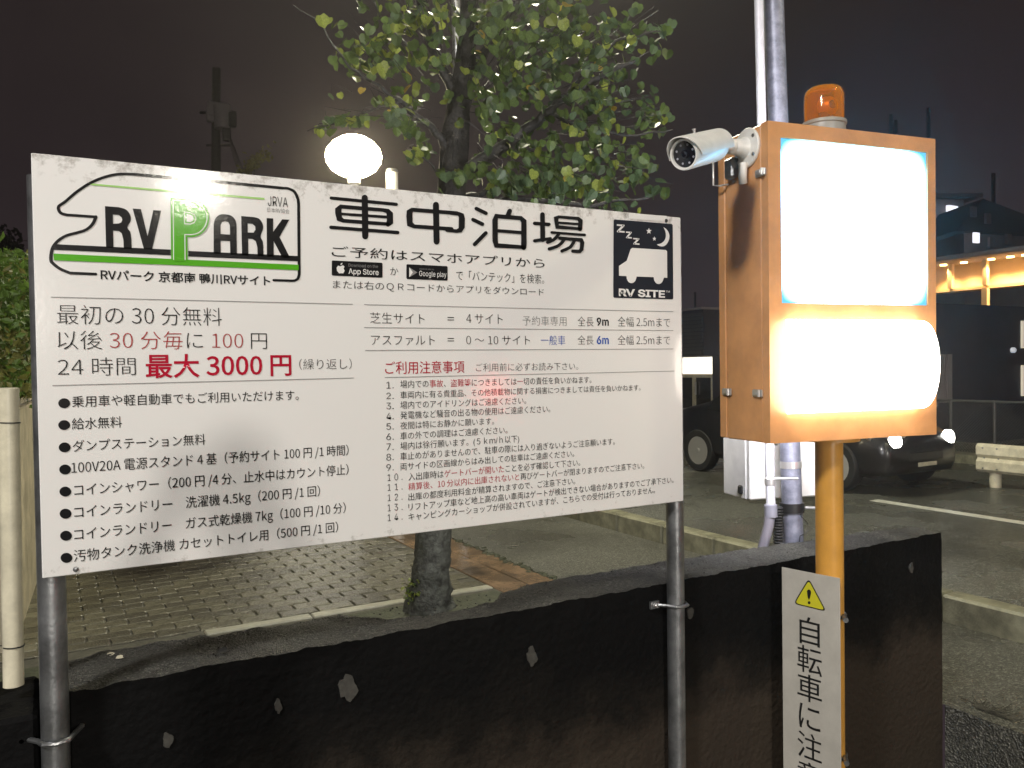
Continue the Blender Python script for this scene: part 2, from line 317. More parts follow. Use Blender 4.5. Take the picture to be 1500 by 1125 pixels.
# kerb of separate stones
kerb = struct(thing('kerb', 'low concrete kerb between the parking lot and the road', 'kerb')); del kerb['category']
y = -5.0; i = 0
proto = MB().bbox((0, 0, -.05), (.145, .592, .15), .014).build('kerb_stone', M['kerb'], kerb, world=False)
proto.location = (4.305, y, 0)
while y < 22:
    y += .6
    o = proto.copy(); COL.objects.link(o); o.parent = kerb; o.location = (4.305+random.uniform(-.004, .004), y, random.uniform(-.004, .004)); o.rotation_euler = (0, random.uniform(-.01, .01), random.uniform(-.004, .004))
# footpath of interlocking pavers
path = struct(thing('footpath', 'wet footpath of interlocking grey concrete pavers', 'path')); del path['category']
MB().add([(-.45, 2.33, -.006), (2.52, 2.33, -.006), (2.52, 30, -.006), (-.45, 30, -.006)], [(0, 1, 2, 3)]).build('bedding', M['soil'], path)
PLn, PW, JT = .225, .1125, .0055
def paver_mb(mb, X, Y, dz, tilt):
    a = .009; L_ = PLn-JT; w = PW-JT; k = .010
    top = [(0, 0), (L_*.42, 0), (L_*.58, a), (L_-.004, a), (L_+.001, a+w*.5), (L_-.004, a+w), (L_*.58, a+w), (L_*.42, w), (0, w), (.005, w*.5)]
    n = len(top); cx, cy = L_/2, w/2+a/2; vs = []
    for q, z in ((0, -.03), (0, .0), (1, .0045)):
        for x, yy in top:
            if q: x = cx+(x-cx)*.955; yy = cy+(yy-cy)*.91
            vs.append((X+x, Y+yy, z+dz+tilt*(x-cx) if z > -.02 else z))
    fs = [tuple(range(2*n, 3*n))]
    for r in range(2):
        for i in range(n): fs.append((r*n+i, r*n+(i+1) % n, (r+1)*n+(i+1) % n, (r+1)*n+i))
    mb.add(vs, fs)
pv = [MB(), MB()]
paver_mb(pv[0], 0, 0, 0, .006); paver_mb(pv[1], 0, 0, 0, -.006)
pmesh = []
for i, p in enumerate(pv):
    o = p.build('paver', M['paver'] if i == 0 else M['paver_wet'], path, world=False); pmesh.append(o.data)
    o.location = (-.42+.225*i, 4.84, 0)
rest = MB(); cnt = 2; row = 0; yy = 4.84
cells = []
while yy < 15.5:
    x = -.42 + (PLn/2 if row % 2 else 0)
    while x < 2.5-PLn*.7:
        cells.append((x, yy))
        x += PLn
    yy += PW; row += 1
for x, yy in cells:
    hid = abs(x+.1-1.93) < .17 and abs(yy-4.56) < .25
    if hid: continue
    if cnt < 298 and x > -.2:
        o = bpy.data.objects.new('paver', random.choice(pmesh)); COL.objects.link(o); o.parent = path
        o.location = (x, yy, random.uniform(-.0012, .0012)); cnt += 1
    else: paver_mb(rest, x, yy, random.uniform(-.0012, .0012), random.uniform(-.008, .008))
prop(rest.build('far_paver', M['paver'], path), kind='stuff')
i = 0; x = .72
while x < 2.0:
    box('edging_stone', (x, 4.745, -.05), (x+.592, 4.828, .004), M['edging'], path, .006); x += .6
box('planting_bed', (-.45, 2.34, -.05), (2.5, 4.69, -.002), M['moss'], path)
# stone gutter between the pavers and the lot, then a strip of moss against the asphalt
gut = struct(thing('gutter', 'wet reddish stone gutter slabs beside the pavers', 'gutter')); del gut['category']
y = 3.3
while y < 16:
    ln = random.uniform(.55, .75)
    box('gutter_slab', (2.525, y, -.05), (2.745, y+ln-.01, random.uniform(.001, .006)), M['slab'], gut, .006)
    y += ln
y = 3.2
while y < 16:
    ln = random.uniform(.8, 1.3)
    box('outer_slab', (2.762, y, -.05), (2.955, y+ln-.01, random.uniform(-.004, .003)), M['slab'] if random.random() < .7 else M['moss'], gut, .006)
    y += ln
mo = MB()
for i in range(260):
    x = random.gauss(2.96, .02); y = random.uniform(3.4, 9); s = random.uniform(.008, .03)
    mo.lathe([(s, 0), (s*.8, s*.35), (s*.3, s*.5)], (x, y, -.004), (random.uniform(-.3, .3), random.uniform(-.3, .3), 1), 6)
prop(mo.build('moss_crumb', M['moss'], gut), kind='stuff')

# black low wall
wall = thing('low_wall', 'low black stained concrete wall with rough pale top in front of the footpath', 'wall', (1.62, 2.22, 0))
def rough_box(x0, x1, y0, y1, z0, z1, nx, ny, nz_, amp, mats_):
    mb = MB(); 
    def P(x, y, z):
        f_ = (y-y0)/(y1-y0); y = y0+f_*(y1-y0-.035*max(0, (x-.2)/1.8)-.06*max(0, (x-2.2))-.15*math.exp(-((x-1.0)/.24)**4))
        q = Vector((x, y, z)); d = noise.noise_vector(q*14)*amp+noise.noise_vector(q*55)*amp*.5
        edge = min(1, 1 if z > z1-.03 else .25)
        if z > z1-1e-4:
            # broken shallow notch near the middle, worn lump near the right end
            d.z -= .012*max(0, 1-abs(x-1.28)/.14)*(1 if y > y0+.05 else .2) + .02*max(0, 1-abs(x-1.20)/.05)*max(0, (y-y0)/(y1-y0))
            if y > y1-.03: d.z -= abs(noise.noise(q*9))*.02; d.y -= abs(noise.noise(q*7))*.03*(2.2 if x > 2.6 else 1)
        return q+d*edge
    def grid(o, u, v, nu, nv, mi):
        b = len(mb.v)
        for i in range(nu+1):
            for j in range(nv+1):
                p = Vector(o)+Vector(u)*(i/nu)+Vector(v)*(j/nv); mb.v.append(tuple(P(*p)))
        for i in range(nu):
            for j in range(nv): a = b+i*(nv+1)+j; mb.f.append((a, a+nv+1, a+nv+2, a+1)); mb.m.append(mi)
    dx, dy, dz = x1-x0, y1-y0, z1-z0
    grid((x0, y0, z0), (dx, 0, 0), (0, 0, dz), nx, nz_, 0)
    grid((x0, y0, z1), (dx, 0, 0), (0, dy, 0), nx, ny, 1)
    grid((x1, y0, z0), (0, dy, 0), (0, 0, dz), ny, nz_, 0)
    grid((x0, y1, z1), (dx, 0, 0), (0, 0, -dz), nx, nz_, 1)
    grid((x0, y1, z0), (0, -dy, 0), (0, 0, dz), ny, nz_, 0)
    return mb
WT = .728
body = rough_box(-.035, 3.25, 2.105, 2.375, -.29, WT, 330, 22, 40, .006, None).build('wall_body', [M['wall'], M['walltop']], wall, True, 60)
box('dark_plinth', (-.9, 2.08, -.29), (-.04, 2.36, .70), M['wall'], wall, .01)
for px, py, sx_, sy_ in ((780, 962, 7, 13), (510, 1008, 11, 17), (408, 1035, 4, 9), (1336, 832, 3, 7), (246, 975+110, 6, 9), (1012, 898, 5, 8)):
    pts = [(math.cos(t*PI/5)*sx_*random.uniform(.6, 1.15), math.sin(t*PI/5)*sy_*random.uniform(.6, 1.15)) for t in range(10)]
    q0 = random.uniform(0, 9); pts = [(math.cos(t*PI/9)*sx_*(1+.45*noise.noise(Vector((math.cos(t*PI/9)*1.3+q0, math.sin(t*PI/9)*1.3, 0)))+.15*noise.noise(Vector((t*1.7, q0, 0)))), math.sin(t*PI/9)*sy_*(1+.45*noise.noise(Vector((math.cos(t*PI/9)*1.3+q0, math.sin(t*PI/9)*1.3, 0)))+.15*noise.noise(Vector((t*1.7, q0, 0))))) for t in range(18)]
    pts_old = [(a*(1+.3*math.sin(k*2.3)), b_*(1+.25*math.cos(k*1.7))) for k, (a, b_) in enumerate(pts)]
    c = ony(px, py, 2.098); sc = c.length/1200
    MB().prism([(a*sc*1.15, b_*sc) for a, b_ in pts], (c.x, 2.098+.008, c.z), (1, 0, 0), (0, 0, 1), .006).build('bare_chip', M['nail'], wall)
st = MB()
for i in range(500):
    x = random.uniform(0, 3.2); y = random.uniform(2.13, 2.34); s = random.uniform(.0015, .004)
    st.lathe([(s, 0), (s*.5, s*.9)], (x, y, WT-.001), (random.uniform(-.4, .4), random.uniform(-.4, .4), 1), 5)
prop(st.build('grit', M['walltop'], wall), kind='stuff')

# low beige wall and hedge at the left of the footpath
lw = thing('garden_wall', 'beige rendered garden wall running along the left of the footpath', 'wall', (-.2, 8, 0), R(-1.5))
def slab(w0, w1, z0, z1, nm):
    f = lambda y: -.118+.0534*(y-6.44)
    vs = [(f(5)+w0, 5, z0), (f(5)+w1, 5, z0), (f(16)+w1, 16, z0), (f(16)+w0, 16, z0)]; vs += [(a, b, z1) for a, b, c in vs]
    MB().add(vs, [(0, 3, 2, 1), (4, 5, 6, 7), (0, 1, 5, 4), (1, 2, 6, 5), (2, 3, 7, 6), (3, 0, 4, 7)]).build(nm, M['beige'], lw)
slab(-.25, 0, 0, 1.28, 'wall_face'); slab(-.27, .02, 1.282, 1.33, 'coping')
hg = thing('hedge', 'leafy green hedge behind the white post at the left edge', 'hedge', (-.6, 6, 0))
hm = MB()
def leafquad(mb, p, s, nrm, up, mi=0, heart=False):
    n = Vector(nrm).normalized(); u = Vector(up); u = (u-n*u.dot(n))
    if u.length < 1e-3: u = n.orthogonal()
    u.normalize(); r = u.cross(n)
    if heart:
        pr = [(0, .42, 0), (.30, .50, .06), (.52, .20, .10), (.42, -.22, .07), (0, -.52, -.06), (-.42, -.22, .07), (-.52, .20, .10), (-.30, .50, .06)]
        vs = [p+(r*a+u*b+n*c)*s for a, b, c in pr]; vs.append(p+n*(-.03*s))
        mb.add(vs, [(8, i, (i+1) % 8) for i in range(8)], mi)
    else:
        mb.add([p+u*s*.5, p+r*s*.28+n*s*.07, p-u*s*.5, p-r*s*.28+n*s*.07], [(0, 1, 2), (0, 2, 3)], mi)
def rnd(): return Vector((random.gauss(0, 1), random.gauss(0, 1), random.gauss(0, 1))).normalized()
for i in range(5200):
    t = random.random(); px = random.uniform(-40, 60); py = random.uniform(366, 580)
    D = random.uniform(4.3, 6.4) if py < 555 else random.uniform(4.3, 5.2)
    lim = 58-6*math.sin(py*.05)-(0 if py > 400 else (400-py)*.5)
    if px > lim: continue
    if py < 372+8*math.sin(px*.4): continue
    leafquad(hm, at(px, py, D), random.uniform(.035, .075), rnd()+Vector((.5, -.8, .2)), rnd(), 0 if random.random() < (.85 if py < 480 else .35) else 1)
for i in range(4200):
    y_ = random.uniform(5.2, 15.5); x_ = -.118+.0534*(y_-6.44)-.30+random.gauss(0, .16); z_ = random.uniform(1.25, 2.25+.08*math.sin(y_*3))
    leafquad(hm, Vector((x_, y_, z_)), random.uniform(.05, .09), rnd()+Vector((.6, -.5, .3)), rnd(), 0 if random.random() < .75 else 1)
hm.build('foliage', [M['hedge'], M['hedge2']], hg)
sb = MB()
for k_ in range(14):
    b0 = at(random.uniform(-60, 0), 640, random.uniform(5.4, 5.9)); b0.z = 0
    t1 = b0+Vector((random.uniform(-.2, .2), random.uniform(-.2, .2), 1.7)); sb.tube([b0, (b0+t1)/2+rnd()*.06, t1], [.014, .01, .005], 6)
sb.build('stem', M['bark_dark'], hg, True)
tl = thing('far_tree', 'dark round tree silhouette above the hedge at far left', 'tree', at(10, 470, 24))
tm = MB()
for i in range(1800):
    a = rnd(); p = at(-5, 395, 24)+Vector((a.x*1.1, a.y*1.2, a.z*1.35))*random.uniform(.5, 1)
    leafquad(tm, p, random.uniform(.12, .26), rnd(), rnd())
tm.build('crown', M['silh'], tl)
tube('trunk', [Vector((at(0, 470, 24).x, at(0, 470, 24).y, 0)), at(-5, 400, 24)], [.16, .08], M['bark_dark'], tl, 8)
#@@SIGN
# ------------------------------------------------------------------ information board
SY = 2.024
board = thing('information_board', 'large white printed notice board on two steel posts in front of the low wall', 'notice board', (.87, SY, 0))
BX0, BX1, BZ0, BZ1 = -.024, 1.770, 1.011, 1.921
box('panel', (BX0, SY, BZ0), (BX1, SY+.018, BZ1), M['board'], board, .0015)
fr = MB()
for z in (BZ0+.03, 1.45, BZ1-.05): fr.box((BX0+.02, SY+.020, z), (BX1-.02, SY+.032, z+.03))
fr.build('back_rail', M['galv'], board)
for px, py in ((79, 900), (988, 800)):
    x = ony(px, py, 2.072).x
    p = tube('post', [(x-.004, 2.066, -.28), (x-.002, 2.064, 1.88)], .0285, M['galv'], board, 32)
    zc = ony(px, 1082 if px < 500 else 886, 2.06).z
    c = MB(); c.tube([(x-.07, 2.103, zc), (x-.036, 2.062, zc), (x-.026, 2.036, zc), (x-.004, 2.028, zc), (x+.022, 2.036, zc), (x+.032, 2.062, zc), (x+.05, 2.103, zc)], .006, 8)
    c.box((x-.085, 2.092, zc-.012), (x-.05, 2.1, zc+.012))
    cl = c.build('pipe_clamp', M['galv'], board, True)
    for dx in (-.068,): MB().lathe([(.008, 0), (.008, .008), (.005, .012)], (x+dx, 2.092, zc), (0, -1, 0), 8).build('bolt', M['chrome'], cl, True)

import os
def bundled(n):   # fonts that ship inside Blender
    try: return bpy.data.fonts.load(os.path.join(bpy.utils.system_resource('DATAFILES'), 'fonts', n))
    except Exception: return None
FONT, FONT2 = bundled('Noto Sans CJK Regular.woff2'), bundled('Inter.woff2')
CR = dict(p=(0, 0, 1), a=(40, 210, 3.061), b=(470, 270, 2.778), c=(60, 550, 3), d=(540, 510, 3.191), e=(60, 235, 5.625), f=(240, 250, 6.25), g=(470, 280, 7.033), h=(660, 290, 7.033),
          i=(890, 310, 8.036), j=(60, 430, 6.25), k=(290, 430, 6.25), l=(530, 440, 3.191), m=(1130, 800, 3.462))
def PX(c, x, y): o = CR[c]; return o[0]+x/o[2], o[1]+y/o[2]
def SP(c, x, y, Y=SY):
    if isinstance(Y, tuple):      # slanted upright plane: (point, along, facing)
        P0, dd, nn = Y; q = ray(*PX(c, x, y)); t = (P0-EYE).dot(nn)/q.dot(nn); v = EYE+q*t; return (v-P0).dot(dd), v.z
    v = ony(*PX(c, x, y), Y); return v.x, v.z
dg = None
def curve_mesh(cu, name):
    o = bpy.data.objects.new('tmp', cu); COL.objects.link(o); g = bpy.context.evaluated_depsgraph_get(); g.update()
    me = bpy.data.meshes.new_from_object(o.evaluated_get(g)); bpy.data.objects.remove(o); me.name = name; return me
REF = {}
_kc = bpy.data.curves.new('keep', 'FONT'); _kc.body = '国'; _ko = bpy.data.objects.new('keep', _kc); COL.objects.link(_ko)   # holds the typeface in memory while lettering is made
if FONT: _kc.font = FONT
def place(me, name, parent, mats, fx, Y, off):
    inv = wm(parent).inverted()
    for v in me.vertices:
        x, z = fx(v.co.x, v.co.y)
        if isinstance(Y, tuple): w = Y[0]+Y[1]*x+Y[2]*off; v.co = inv @ Vector((w.x, w.y, z))
        else: v.co = inv @ Vector((x, Y-off, z))
    me.materials.clear()
    for m in mats: me.materials.append(m)
    me.update(); o = bpy.data.objects.new(name, me); COL.objects.link(o); o.parent = parent; return o
# lettering: fitted between the measured left, right, top and bottom
def text(s, cl, xl, yt, yb, cr_, xr, ink='ink', bold=0, spans=None, parent=None, Y=SY, off=.0012, name='lettering', latin=False, xspace=1):
    parent = parent or board
    cu = bpy.data.curves.new('t', 'FONT'); nf = FONT if (not s.isascii() and any(q.isascii() and q.isalnum() for q in s)) else (FONT2 if s.isascii() else None); cu.font = nf or cu.font; cu.body = s; cu.size = 1; cu.resolution_u = 3; cu.offset = bold; cu.fill_mode = 'FRONT'; cu.space_character = xspace
    mats = [M[ink]]
    if not latin:
        rk = 'n' if nf else 'b'
        if rk not in REF:
            c2 = bpy.data.curves.new('t', 'FONT'); c2.font = cu.font; c2.body = '国'; c2.size = 1; m2 = curve_mesh(c2, 'ref'); yy = [v.co.y for v in m2.vertices]; REF[rk] = (min(yy), max(yy)); bpy.data.meshes.remove(m2)
        ra, rb = REF[rk]; cu.size = .88/(rb-ra)
    if spans:
        for a, b, mn in spans:
            mats.append(M[mn])
            for q in range(a, b): cu.body_format[q].material_index = len(mats)-1
        for m_ in mats: cu.materials.append(m_)
    me = curve_mesh(cu, name); xs = [v.co.x for v in me.vertices]; ys = [v.co.y for v in me.vertices]
    x0, x1 = min(xs), max(xs)
    if latin: y0, y1 = min(ys), max(ys)
    else: y0 = REF[rk][0]*cu.size-.01; y1 = y0+.90
    X0, Zt = SP(cl, xl, yt, Y); _, Zb = SP(cl, xl, yb, Y); X1 = SP(cr_, xr, yt, Y)[0]
    f = lambda x, y: (X0+(x-x0)/(x1-x0)*(X1-X0), Zb+(y-y0)/(y1-y0)*(Zt-Zb))
    idx = [p.material_index for p in me.polygons]
    o = place(me, name, parent, mats, f, Y, off)
    if spans: me.polygons.foreach_set('material_index', idx)
    return o
# filled outlines (with holes), in measured points
def poly(name, loops, c, ink, parent=None, Y=SY, off=.0012):
    cu = bpy.data.curves.new('t', 'CURVE'); cu.dimensions = '2D'; cu.fill_mode = 'BOTH'
    for lp in loops:
        sp = cu.splines.new('POLY'); sp.points.add(len(lp)-1); sp.use_cyclic_u = True
        for k, (x, y) in enumerate(lp): X, Z = SP(c, x, y, Y); sp.points[k].co = (X, Z, 0, 1)
    me = curve_mesh(cu, name); return place(me, name, parent or board, [M[ink]], lambda x, y: (x, y), Y, off)
def smooth_pts(pts, n=6):
    out = []
    for i in range(len(pts)-1):
        p0, p1, p2, p3 = pts[max(i-1, 0)], pts[i], pts[i+1], pts[min(i+2, len(pts)-1)]
        for k in range(n):
            t = k/n; out.append(tuple(.5*((2*b)+(-a+c)*t+(2*a-5*b+4*c-d)*t*t+(-a+3*b-3*c+d)*t**3) for a, b, c, d in zip(p0, p1, p2, p3)))
    return out+[pts[-1]]
def stroke(mb, c, pts, w, off, sm=False, wx=None):   # round-ended stroke of width w; wx = width of its upright runs
    if sm: pts = smooth_pts(pts)
    pts = [Vector((x, y)) for x, y in pts]; n = len(pts); Lf = []; Rt = []; wx = wx or w
    for i, p in enumerate(pts):
        d0 = (pts[i]-pts[i-1]).normalized() if i > 0 else (pts[1]-pts[0]).normalized()
        d1 = (pts[i+1]-pts[i]).normalized() if i < n-1 else d0
        d = (d0+d1).normalized(); nn = Vector((-d.y, d.x)); ww = math.hypot(wx*nn.x, w*nn.y)*.56
        k_ = min(1.6, 1/max(.4, d.dot(d0))); Lf.append(p+nn*ww*k_); Rt.append(p-nn*ww*k_)
        if i in (0, n-1):
            e = -d if i == 0 else d; cap = [p+nn*ww*math.cos(t)+e*ww*math.sin(t) for t in [PI*q/6 for q in range(1, 6)]]
            if i == 0: c0 = cap
            else: c1 = cap
    for quad in [[Lf[i], Lf[i+1], Rt[i+1], Rt[i]] for i in range(n-1)]+[[Lf[0]]+c0+[Rt[0]], [Lf[-1]]+c1+[Rt[-1]]]:
        vs = []
        for q in quad: X, Z = SP(c, q.x, q.y); vs.append((X, SY-off, Z))
        mb.add(vs, [tuple(range(len(vs)))])
def fix_up(o):
    for p in o.data.polygons: pass
    return o
def line(c, a, c2, b, w=.0016, ink='grey'):
    X0, Z0 = SP(c, *a); X1, Z1 = SP(c2, *b); Z = (Z0+Z1)/2
    MB().add([(X0, SY-.0012, Z0-w/2), (X1, SY-.0012, Z1-w/2), (X1, SY-.0012, Z1+w/2), (X0, SY-.0012, Z0+w/2)], [(0, 1, 2, 3)]).build('rule_line', M[ink], board)
# emblem: train-nosed outline, stripes, letters
mb = MB(); CR['F'] = CR['f']
def ef(x, y): q = PX('f', x, y); o = CR['e']; return ((q[0]-o[0])*o[2], (q[1]-o[1])*o[2])
top = smooth_pts([ef(700, 112), (960, 132), (700, 112), (560, 128), (420, 180), (300, 255), (200, 340), (150, 375), (145, 405), (165, 435), (215, 450)][1:], 5)
stroke(mb, 'e', [ef(1090, 160), ef(700, 122), ef(300, 85)]+top[1:]+[(300, 455), (452, 466)], 20, .0012, wx=24)
stroke(mb, 'e', smooth_pts([(452, 466), (425, 525), (370, 572), (290, 598), (215, 618), (150, 655), (108, 700), (88, 750), (82, 820), (100, 850), (160, 895), (240, 928)], 5)+[(452, 937)], 20, .00125, wx=26)
stroke(mb, 'e', [ef(*q) for q in [(1005, 1003), (1175, 1008)]+smooth_pts([(1195, 1007), (1225, 990), (1238, 950)], 5)+[(1232, 300)]+smooth_pts([(1228, 265), (1195, 195), (1140, 165), (1090, 160)], 5)], 18, .0013, wx=22)
mb.build('emblem_outline', M['ink'], board)
poly('emblem_stripe', [[(105, 690), (1070, 735), (1070, 782), (100, 736)]], 'e', 'ink')
poly('emblem_stripe', [[(222, 735), (1232, 782), (1232, 830), (222, 785)]], 'f', 'ink')
poly('emblem_stripe', [[(102, 768), (1076, 812), ef(215, 815), ef(1232, 862), ef(1232, 912), (1070, 862), (108, 824)]], 'e', 'green', off=.0016)
poly('emblem_stripe', [[(385, 188), (1120, 250), ef(200, 190), ef(920, 250), ef(920, 268), ef(200, 208), (1060, 262), (420, 205)]], 'e', 'palegreen')
def arc(cx, cy, rx, ry, a0, a1, n=12): return [(cx+rx*math.cos(R(a0+(a1-a0)*i/n)), cy-ry*math.sin(R(a0+(a1-a0)*i/n))) for i in range(n+1)]
poly('emblem_letter', [[(527, 377), (640, 386)]+smooth_pts([(640, 386), (700, 405), (735, 450), (738, 500), (712, 552), (735, 590), (745, 650)], 4)[1:]+[(747, 730), (682, 727), (678, 650), (665, 600), (640, 582), (594, 578), (598, 722), (536, 718)],
                       [(592, 446), (640, 450), (664, 470), (670, 490), (660, 512), (640, 520), (594, 522)]], 'e', 'ink')
poly('emblem_letter', [[(755, 397), (823, 402), (878, 625), (925, 410), (990, 414), (915, 735), (848, 732)]], 'e', 'ink')
poly('emblem_letter', [[(455, 760), (455, 490)]+smooth_pts([(455, 490), (470, 440), (510, 405), (565, 400), (620, 415), (655, 455), (665, 500)], 4)[1:]+[(668, 772), (607, 768), (605, 645), (519, 642), (520, 762)],
                       [(519, 580), (605, 586), (603, 500), (590, 472), (562, 462), (532, 472), (519, 500)]], 'f', 'ink')
poly('emblem_letter', [[(707, 416), (820, 425)]+smooth_pts([(820, 425), (870, 440), (900, 480), (908, 530), (885, 603), (905, 650), (910, 700)], 4)[1:]+[(912, 785), (858, 783), (855, 700), (840, 645), (810, 625), (771, 623), (773, 778), (715, 775)],
                       [(766, 482), (810, 487), (835, 510), (838, 540), (820, 568), (768, 566)]], 'f', 'ink')
poly('emblem_letter', [[(940, 434), (1000, 438), (1000, 560), (1082, 446), (1147, 450), (1058, 608), (1155, 800), (1085, 797), (1004, 645), (1005, 790), (943, 788)]], 'f', 'ink')
Po = [(60, 250), (250, 262)]+smooth_pts([(250, 262), (330, 285), (390, 345), (415, 430), (395, 520), (335, 585), (270, 608), (215, 608)], 4)[1:]+[(218, 820), (66, 815)]
Pi = [(80, 268), (250, 278)]+smooth_pts([(250, 278), (320, 300), (375, 355), (398, 430), (380, 510), (325, 570), (260, 590), (195, 590)], 4)[1:]+[(198, 820), (84, 816)]
Pj = [(89, 277), (250, 287)]+smooth_pts([(250, 287), (315, 308), (367, 360), (389, 430), (371, 505), (320, 562), (258, 581), (186, 581)], 4)[1:]+[(189, 830), (92, 826)]
poly('emblem_letter', [Po], 'f', 'green', off=.0020); poly('letter_inline', [Pi], 'f', 'paper', off=.0023); poly('emblem_letter', [Pj], 'f', 'green', off=.0026)
poly('letter_counter', [[(182, 378), (240, 382), (280, 400), (298, 440), (280, 482), (240, 495), (184, 492)]], 'f', 'paper', off=.0029)
poly('letter_counter', [[(190, 387), (238, 390), (275, 410), (288, 440), (275, 472), (238, 486), (192, 483)]], 'f', 'green', off=.0032)
poly('letter_counter', [[(205, 402), (238, 404), (262, 418), (270, 440), (262, 462), (238, 472), (206, 470)]], 'f', 'paper', off=.0035)
text('JRVA', 'f', 950, 232, 322, 'f', 1132, 'ink', latin=True, bold=-.004)
text('日本RV協会', 'f', 945, 338, 380, 'f', 1147, 'grey')
text('RVパーク 京都南 鴨川RVサイト', 'e', 490, 900, 985, 'f', 970, 'ink', bold=.018)
# big heading, stroke by stroke
mb = MB(); of = [.0012]
def hs(c, pts, w, wx=None, sm=False): of[0] += .00006; stroke(mb, c, pts, w, of[0], sm, wx)
hs('g', [(105, 72), (775, 136)], 30); hs('g', [(450, 70), (456, 465)], 58, 58)
hs('g', [(690, 340), (230, 306), (190, 285), (180, 230), (178, 190), (205, 160), (640, 195), (685, 205), (708, 235), (710, 320), (690, 340)], 32, 60)
hs('g', [(215, 236), (690, 268)], 26); hs('g', [(102, 373), (790, 427)], 32)
hs('g', [(1183, 142), (1190, 520)], 56, 56)
hs('g', [(1345, 390), (960, 364), (915, 340), (910, 260), (912, 215), (940, 192), (1400, 227)], 34, 58)
hs('h', [(0, 156), (80, 164), (108, 180), (114, 215), (112, 300), (96, 332), (60, 342), (-40, 332)], 32, 56)
hs('h', [(262, 110), (362, 158)], 34); hs('h', [(228, 224), (326, 270)], 34); hs('h', [(360, 362), (246, 478)], 36)
hs('h', [(606, 136), (588, 180)], 44)
hs('h', [(750, 508), (470, 490), (456, 440), (455, 230), (470, 188), (720, 208), (752, 240), (752, 480), (750, 508)], 34, 50)
hs('h', [(480, 338), (735, 358)], 30)
hs('h', [(943, 172), (946, 430)], 44, 44); hs('h', [(862, 262), (1010, 273)], 32); hs('h', [(862, 442), (960, 428), (1025, 420)], 30)
hs('h', [(1330, 318), (1095, 300), (1082, 210), (1110, 196), (1310, 212), (1334, 235), (1330, 318)], 26, 42); hs('h', [(1100, 255), (1320, 270)], 22)
hs('h', [(1038, 356), (1378, 382)], 24); hs('h', [(1110, 375), (1060, 430), (995, 458)], 30, sm=True)
hs('h', [(1120, 415), (1340, 432), (1352, 460), (1345, 530), (1325, 552), (1255, 548)], 30, 38)
hs('h', [(1170, 425), (1110, 490), (1012, 526)], 30, sm=True); hs('h', [(1275, 432), (1230, 505), (1142, 548)], 30, sm=True)
mb.build('heading_lettering', M['ink'], board)
text('ご予約はスマホアプリから', 'g', 108, 566, 676, 'h', 965, 'ink')
text('か', 'g', 712, 782, 870, 'g', 795, 'ink', bold=-.008)
text('で「バンテック」を検索。', 'h', 55, 748, 848, 'h', 960, 'ink', bold=-.008)
text('または右のＱＲコードからアプリをダウンロード', 'g', 122, 918, 1004, 'h', 958, 'ink', bold=-.008)
bd = poly('store_badge', [[(118, 714), (625, 738), (634, 748), (634, 885), (625, 892), (118, 870), (111, 860), (111, 724)]], 'g', 'ink')
text('Download on the', 'g', 282, 746, 778, 'g', 585, 'grey', parent=bd, off=.0018, latin=True)
text('App Store', 'g', 282, 795, 868, 'g', 592, 'paper', parent=bd, off=.0018, latin=True, bold=.008)
poly('badge_mark', [[(200, 775), (225, 764), (242, 778), (232, 798), (243, 822), (228, 848), (208, 846), (185, 848), (165, 822), (160, 790), (175, 768)]], 'g', 'paper', bd, off=.0018)
poly('badge_mark', [[(200, 764), (204, 748), (220, 738), (219, 752)]], 'g', 'paper', bd, off=.0018)
bd2 = poly('store_badge', [[(888, 753), (1296, 773), (1304, 782), (1304, 914), (1296, 922), (888, 906), (880, 896), (880, 762)]], 'g', 'ink')
text('ANDROID APP ON', 'g', 1010, 795, 808, 'g', 1162, 'grey', parent=bd2, off=.0018, latin=True)
text('Google play', 'g', 1010, 820, 890, 'g', 1290, 'paper', parent=bd2, off=.0018, latin=True)
poly('badge_mark', [[(908, 786), (992, 838), (908, 888)]], 'g', 'grey', bd2, off=.0018)
poly('badge_mark', [[(908, 786), (945, 838), (908, 888)]], 'g', 'paper', bd2, off=.0021)
# camping van pictogram
pg = poly('pictogram_square', [[(80, 92), (752, 146), (764, 160), (770, 1020), (760, 1034), (74, 1014), (64, 1000), (68, 104)]], 'i', 'navyink')
for x0, y0, y1, x1 in ((105, 148, 250, 195), (212, 234, 320, 280), (297, 310, 394, 370)): text('Z', 'i', x0, y0, y1-8, 'i', x1, 'paper', bold=.03, parent=pg, off=.0018, latin=True)
for cx, cy, r_ in ((482, 230, 40), (547, 320, 29)):
    poly('star', [[(cx+(r_ if q % 2 == 0 else r_*.42)*math.sin(q*PI/5)*.85, cy-(r_ if q % 2 == 0 else r_*.42)*math.cos(q*PI/5)) for q in range(10)]], 'i', 'paper', pg, off=.0018)
poly('moon', [smooth_pts([(652, 182), (695, 215), (722, 270), (718, 330), (690, 385), (650, 410), (605, 405), (574, 386)], 3)+smooth_pts([(574, 386), (625, 375), (665, 340), (682, 290), (675, 230), (652, 182)], 3)[1:-1]], 'i', 'paper', pg, off=.0018)
poly('van_shape', [[(288, 428), (680, 452), (696, 468), (698, 780), (658, 778)]+arc(597, 775, 58, 78, 0, -180)[1:]+[(535, 772), (338, 765)]+arc(277, 765, 58, 78, 0, -180)[1:]+[(215, 760), (130, 755), (130, 640), (222, 578), (268, 440)]], 'i', 'paper', pg, off=.0018)
text('RV SITE', 'i', 128, 905, 996, 'i', 670, 'paper', bold=.03, parent=pg, off=.0018, latin=True)
text('TM', 'i', 680, 930, 952, 'i', 728, 'paper', parent=pg, off=.0018, latin=True)
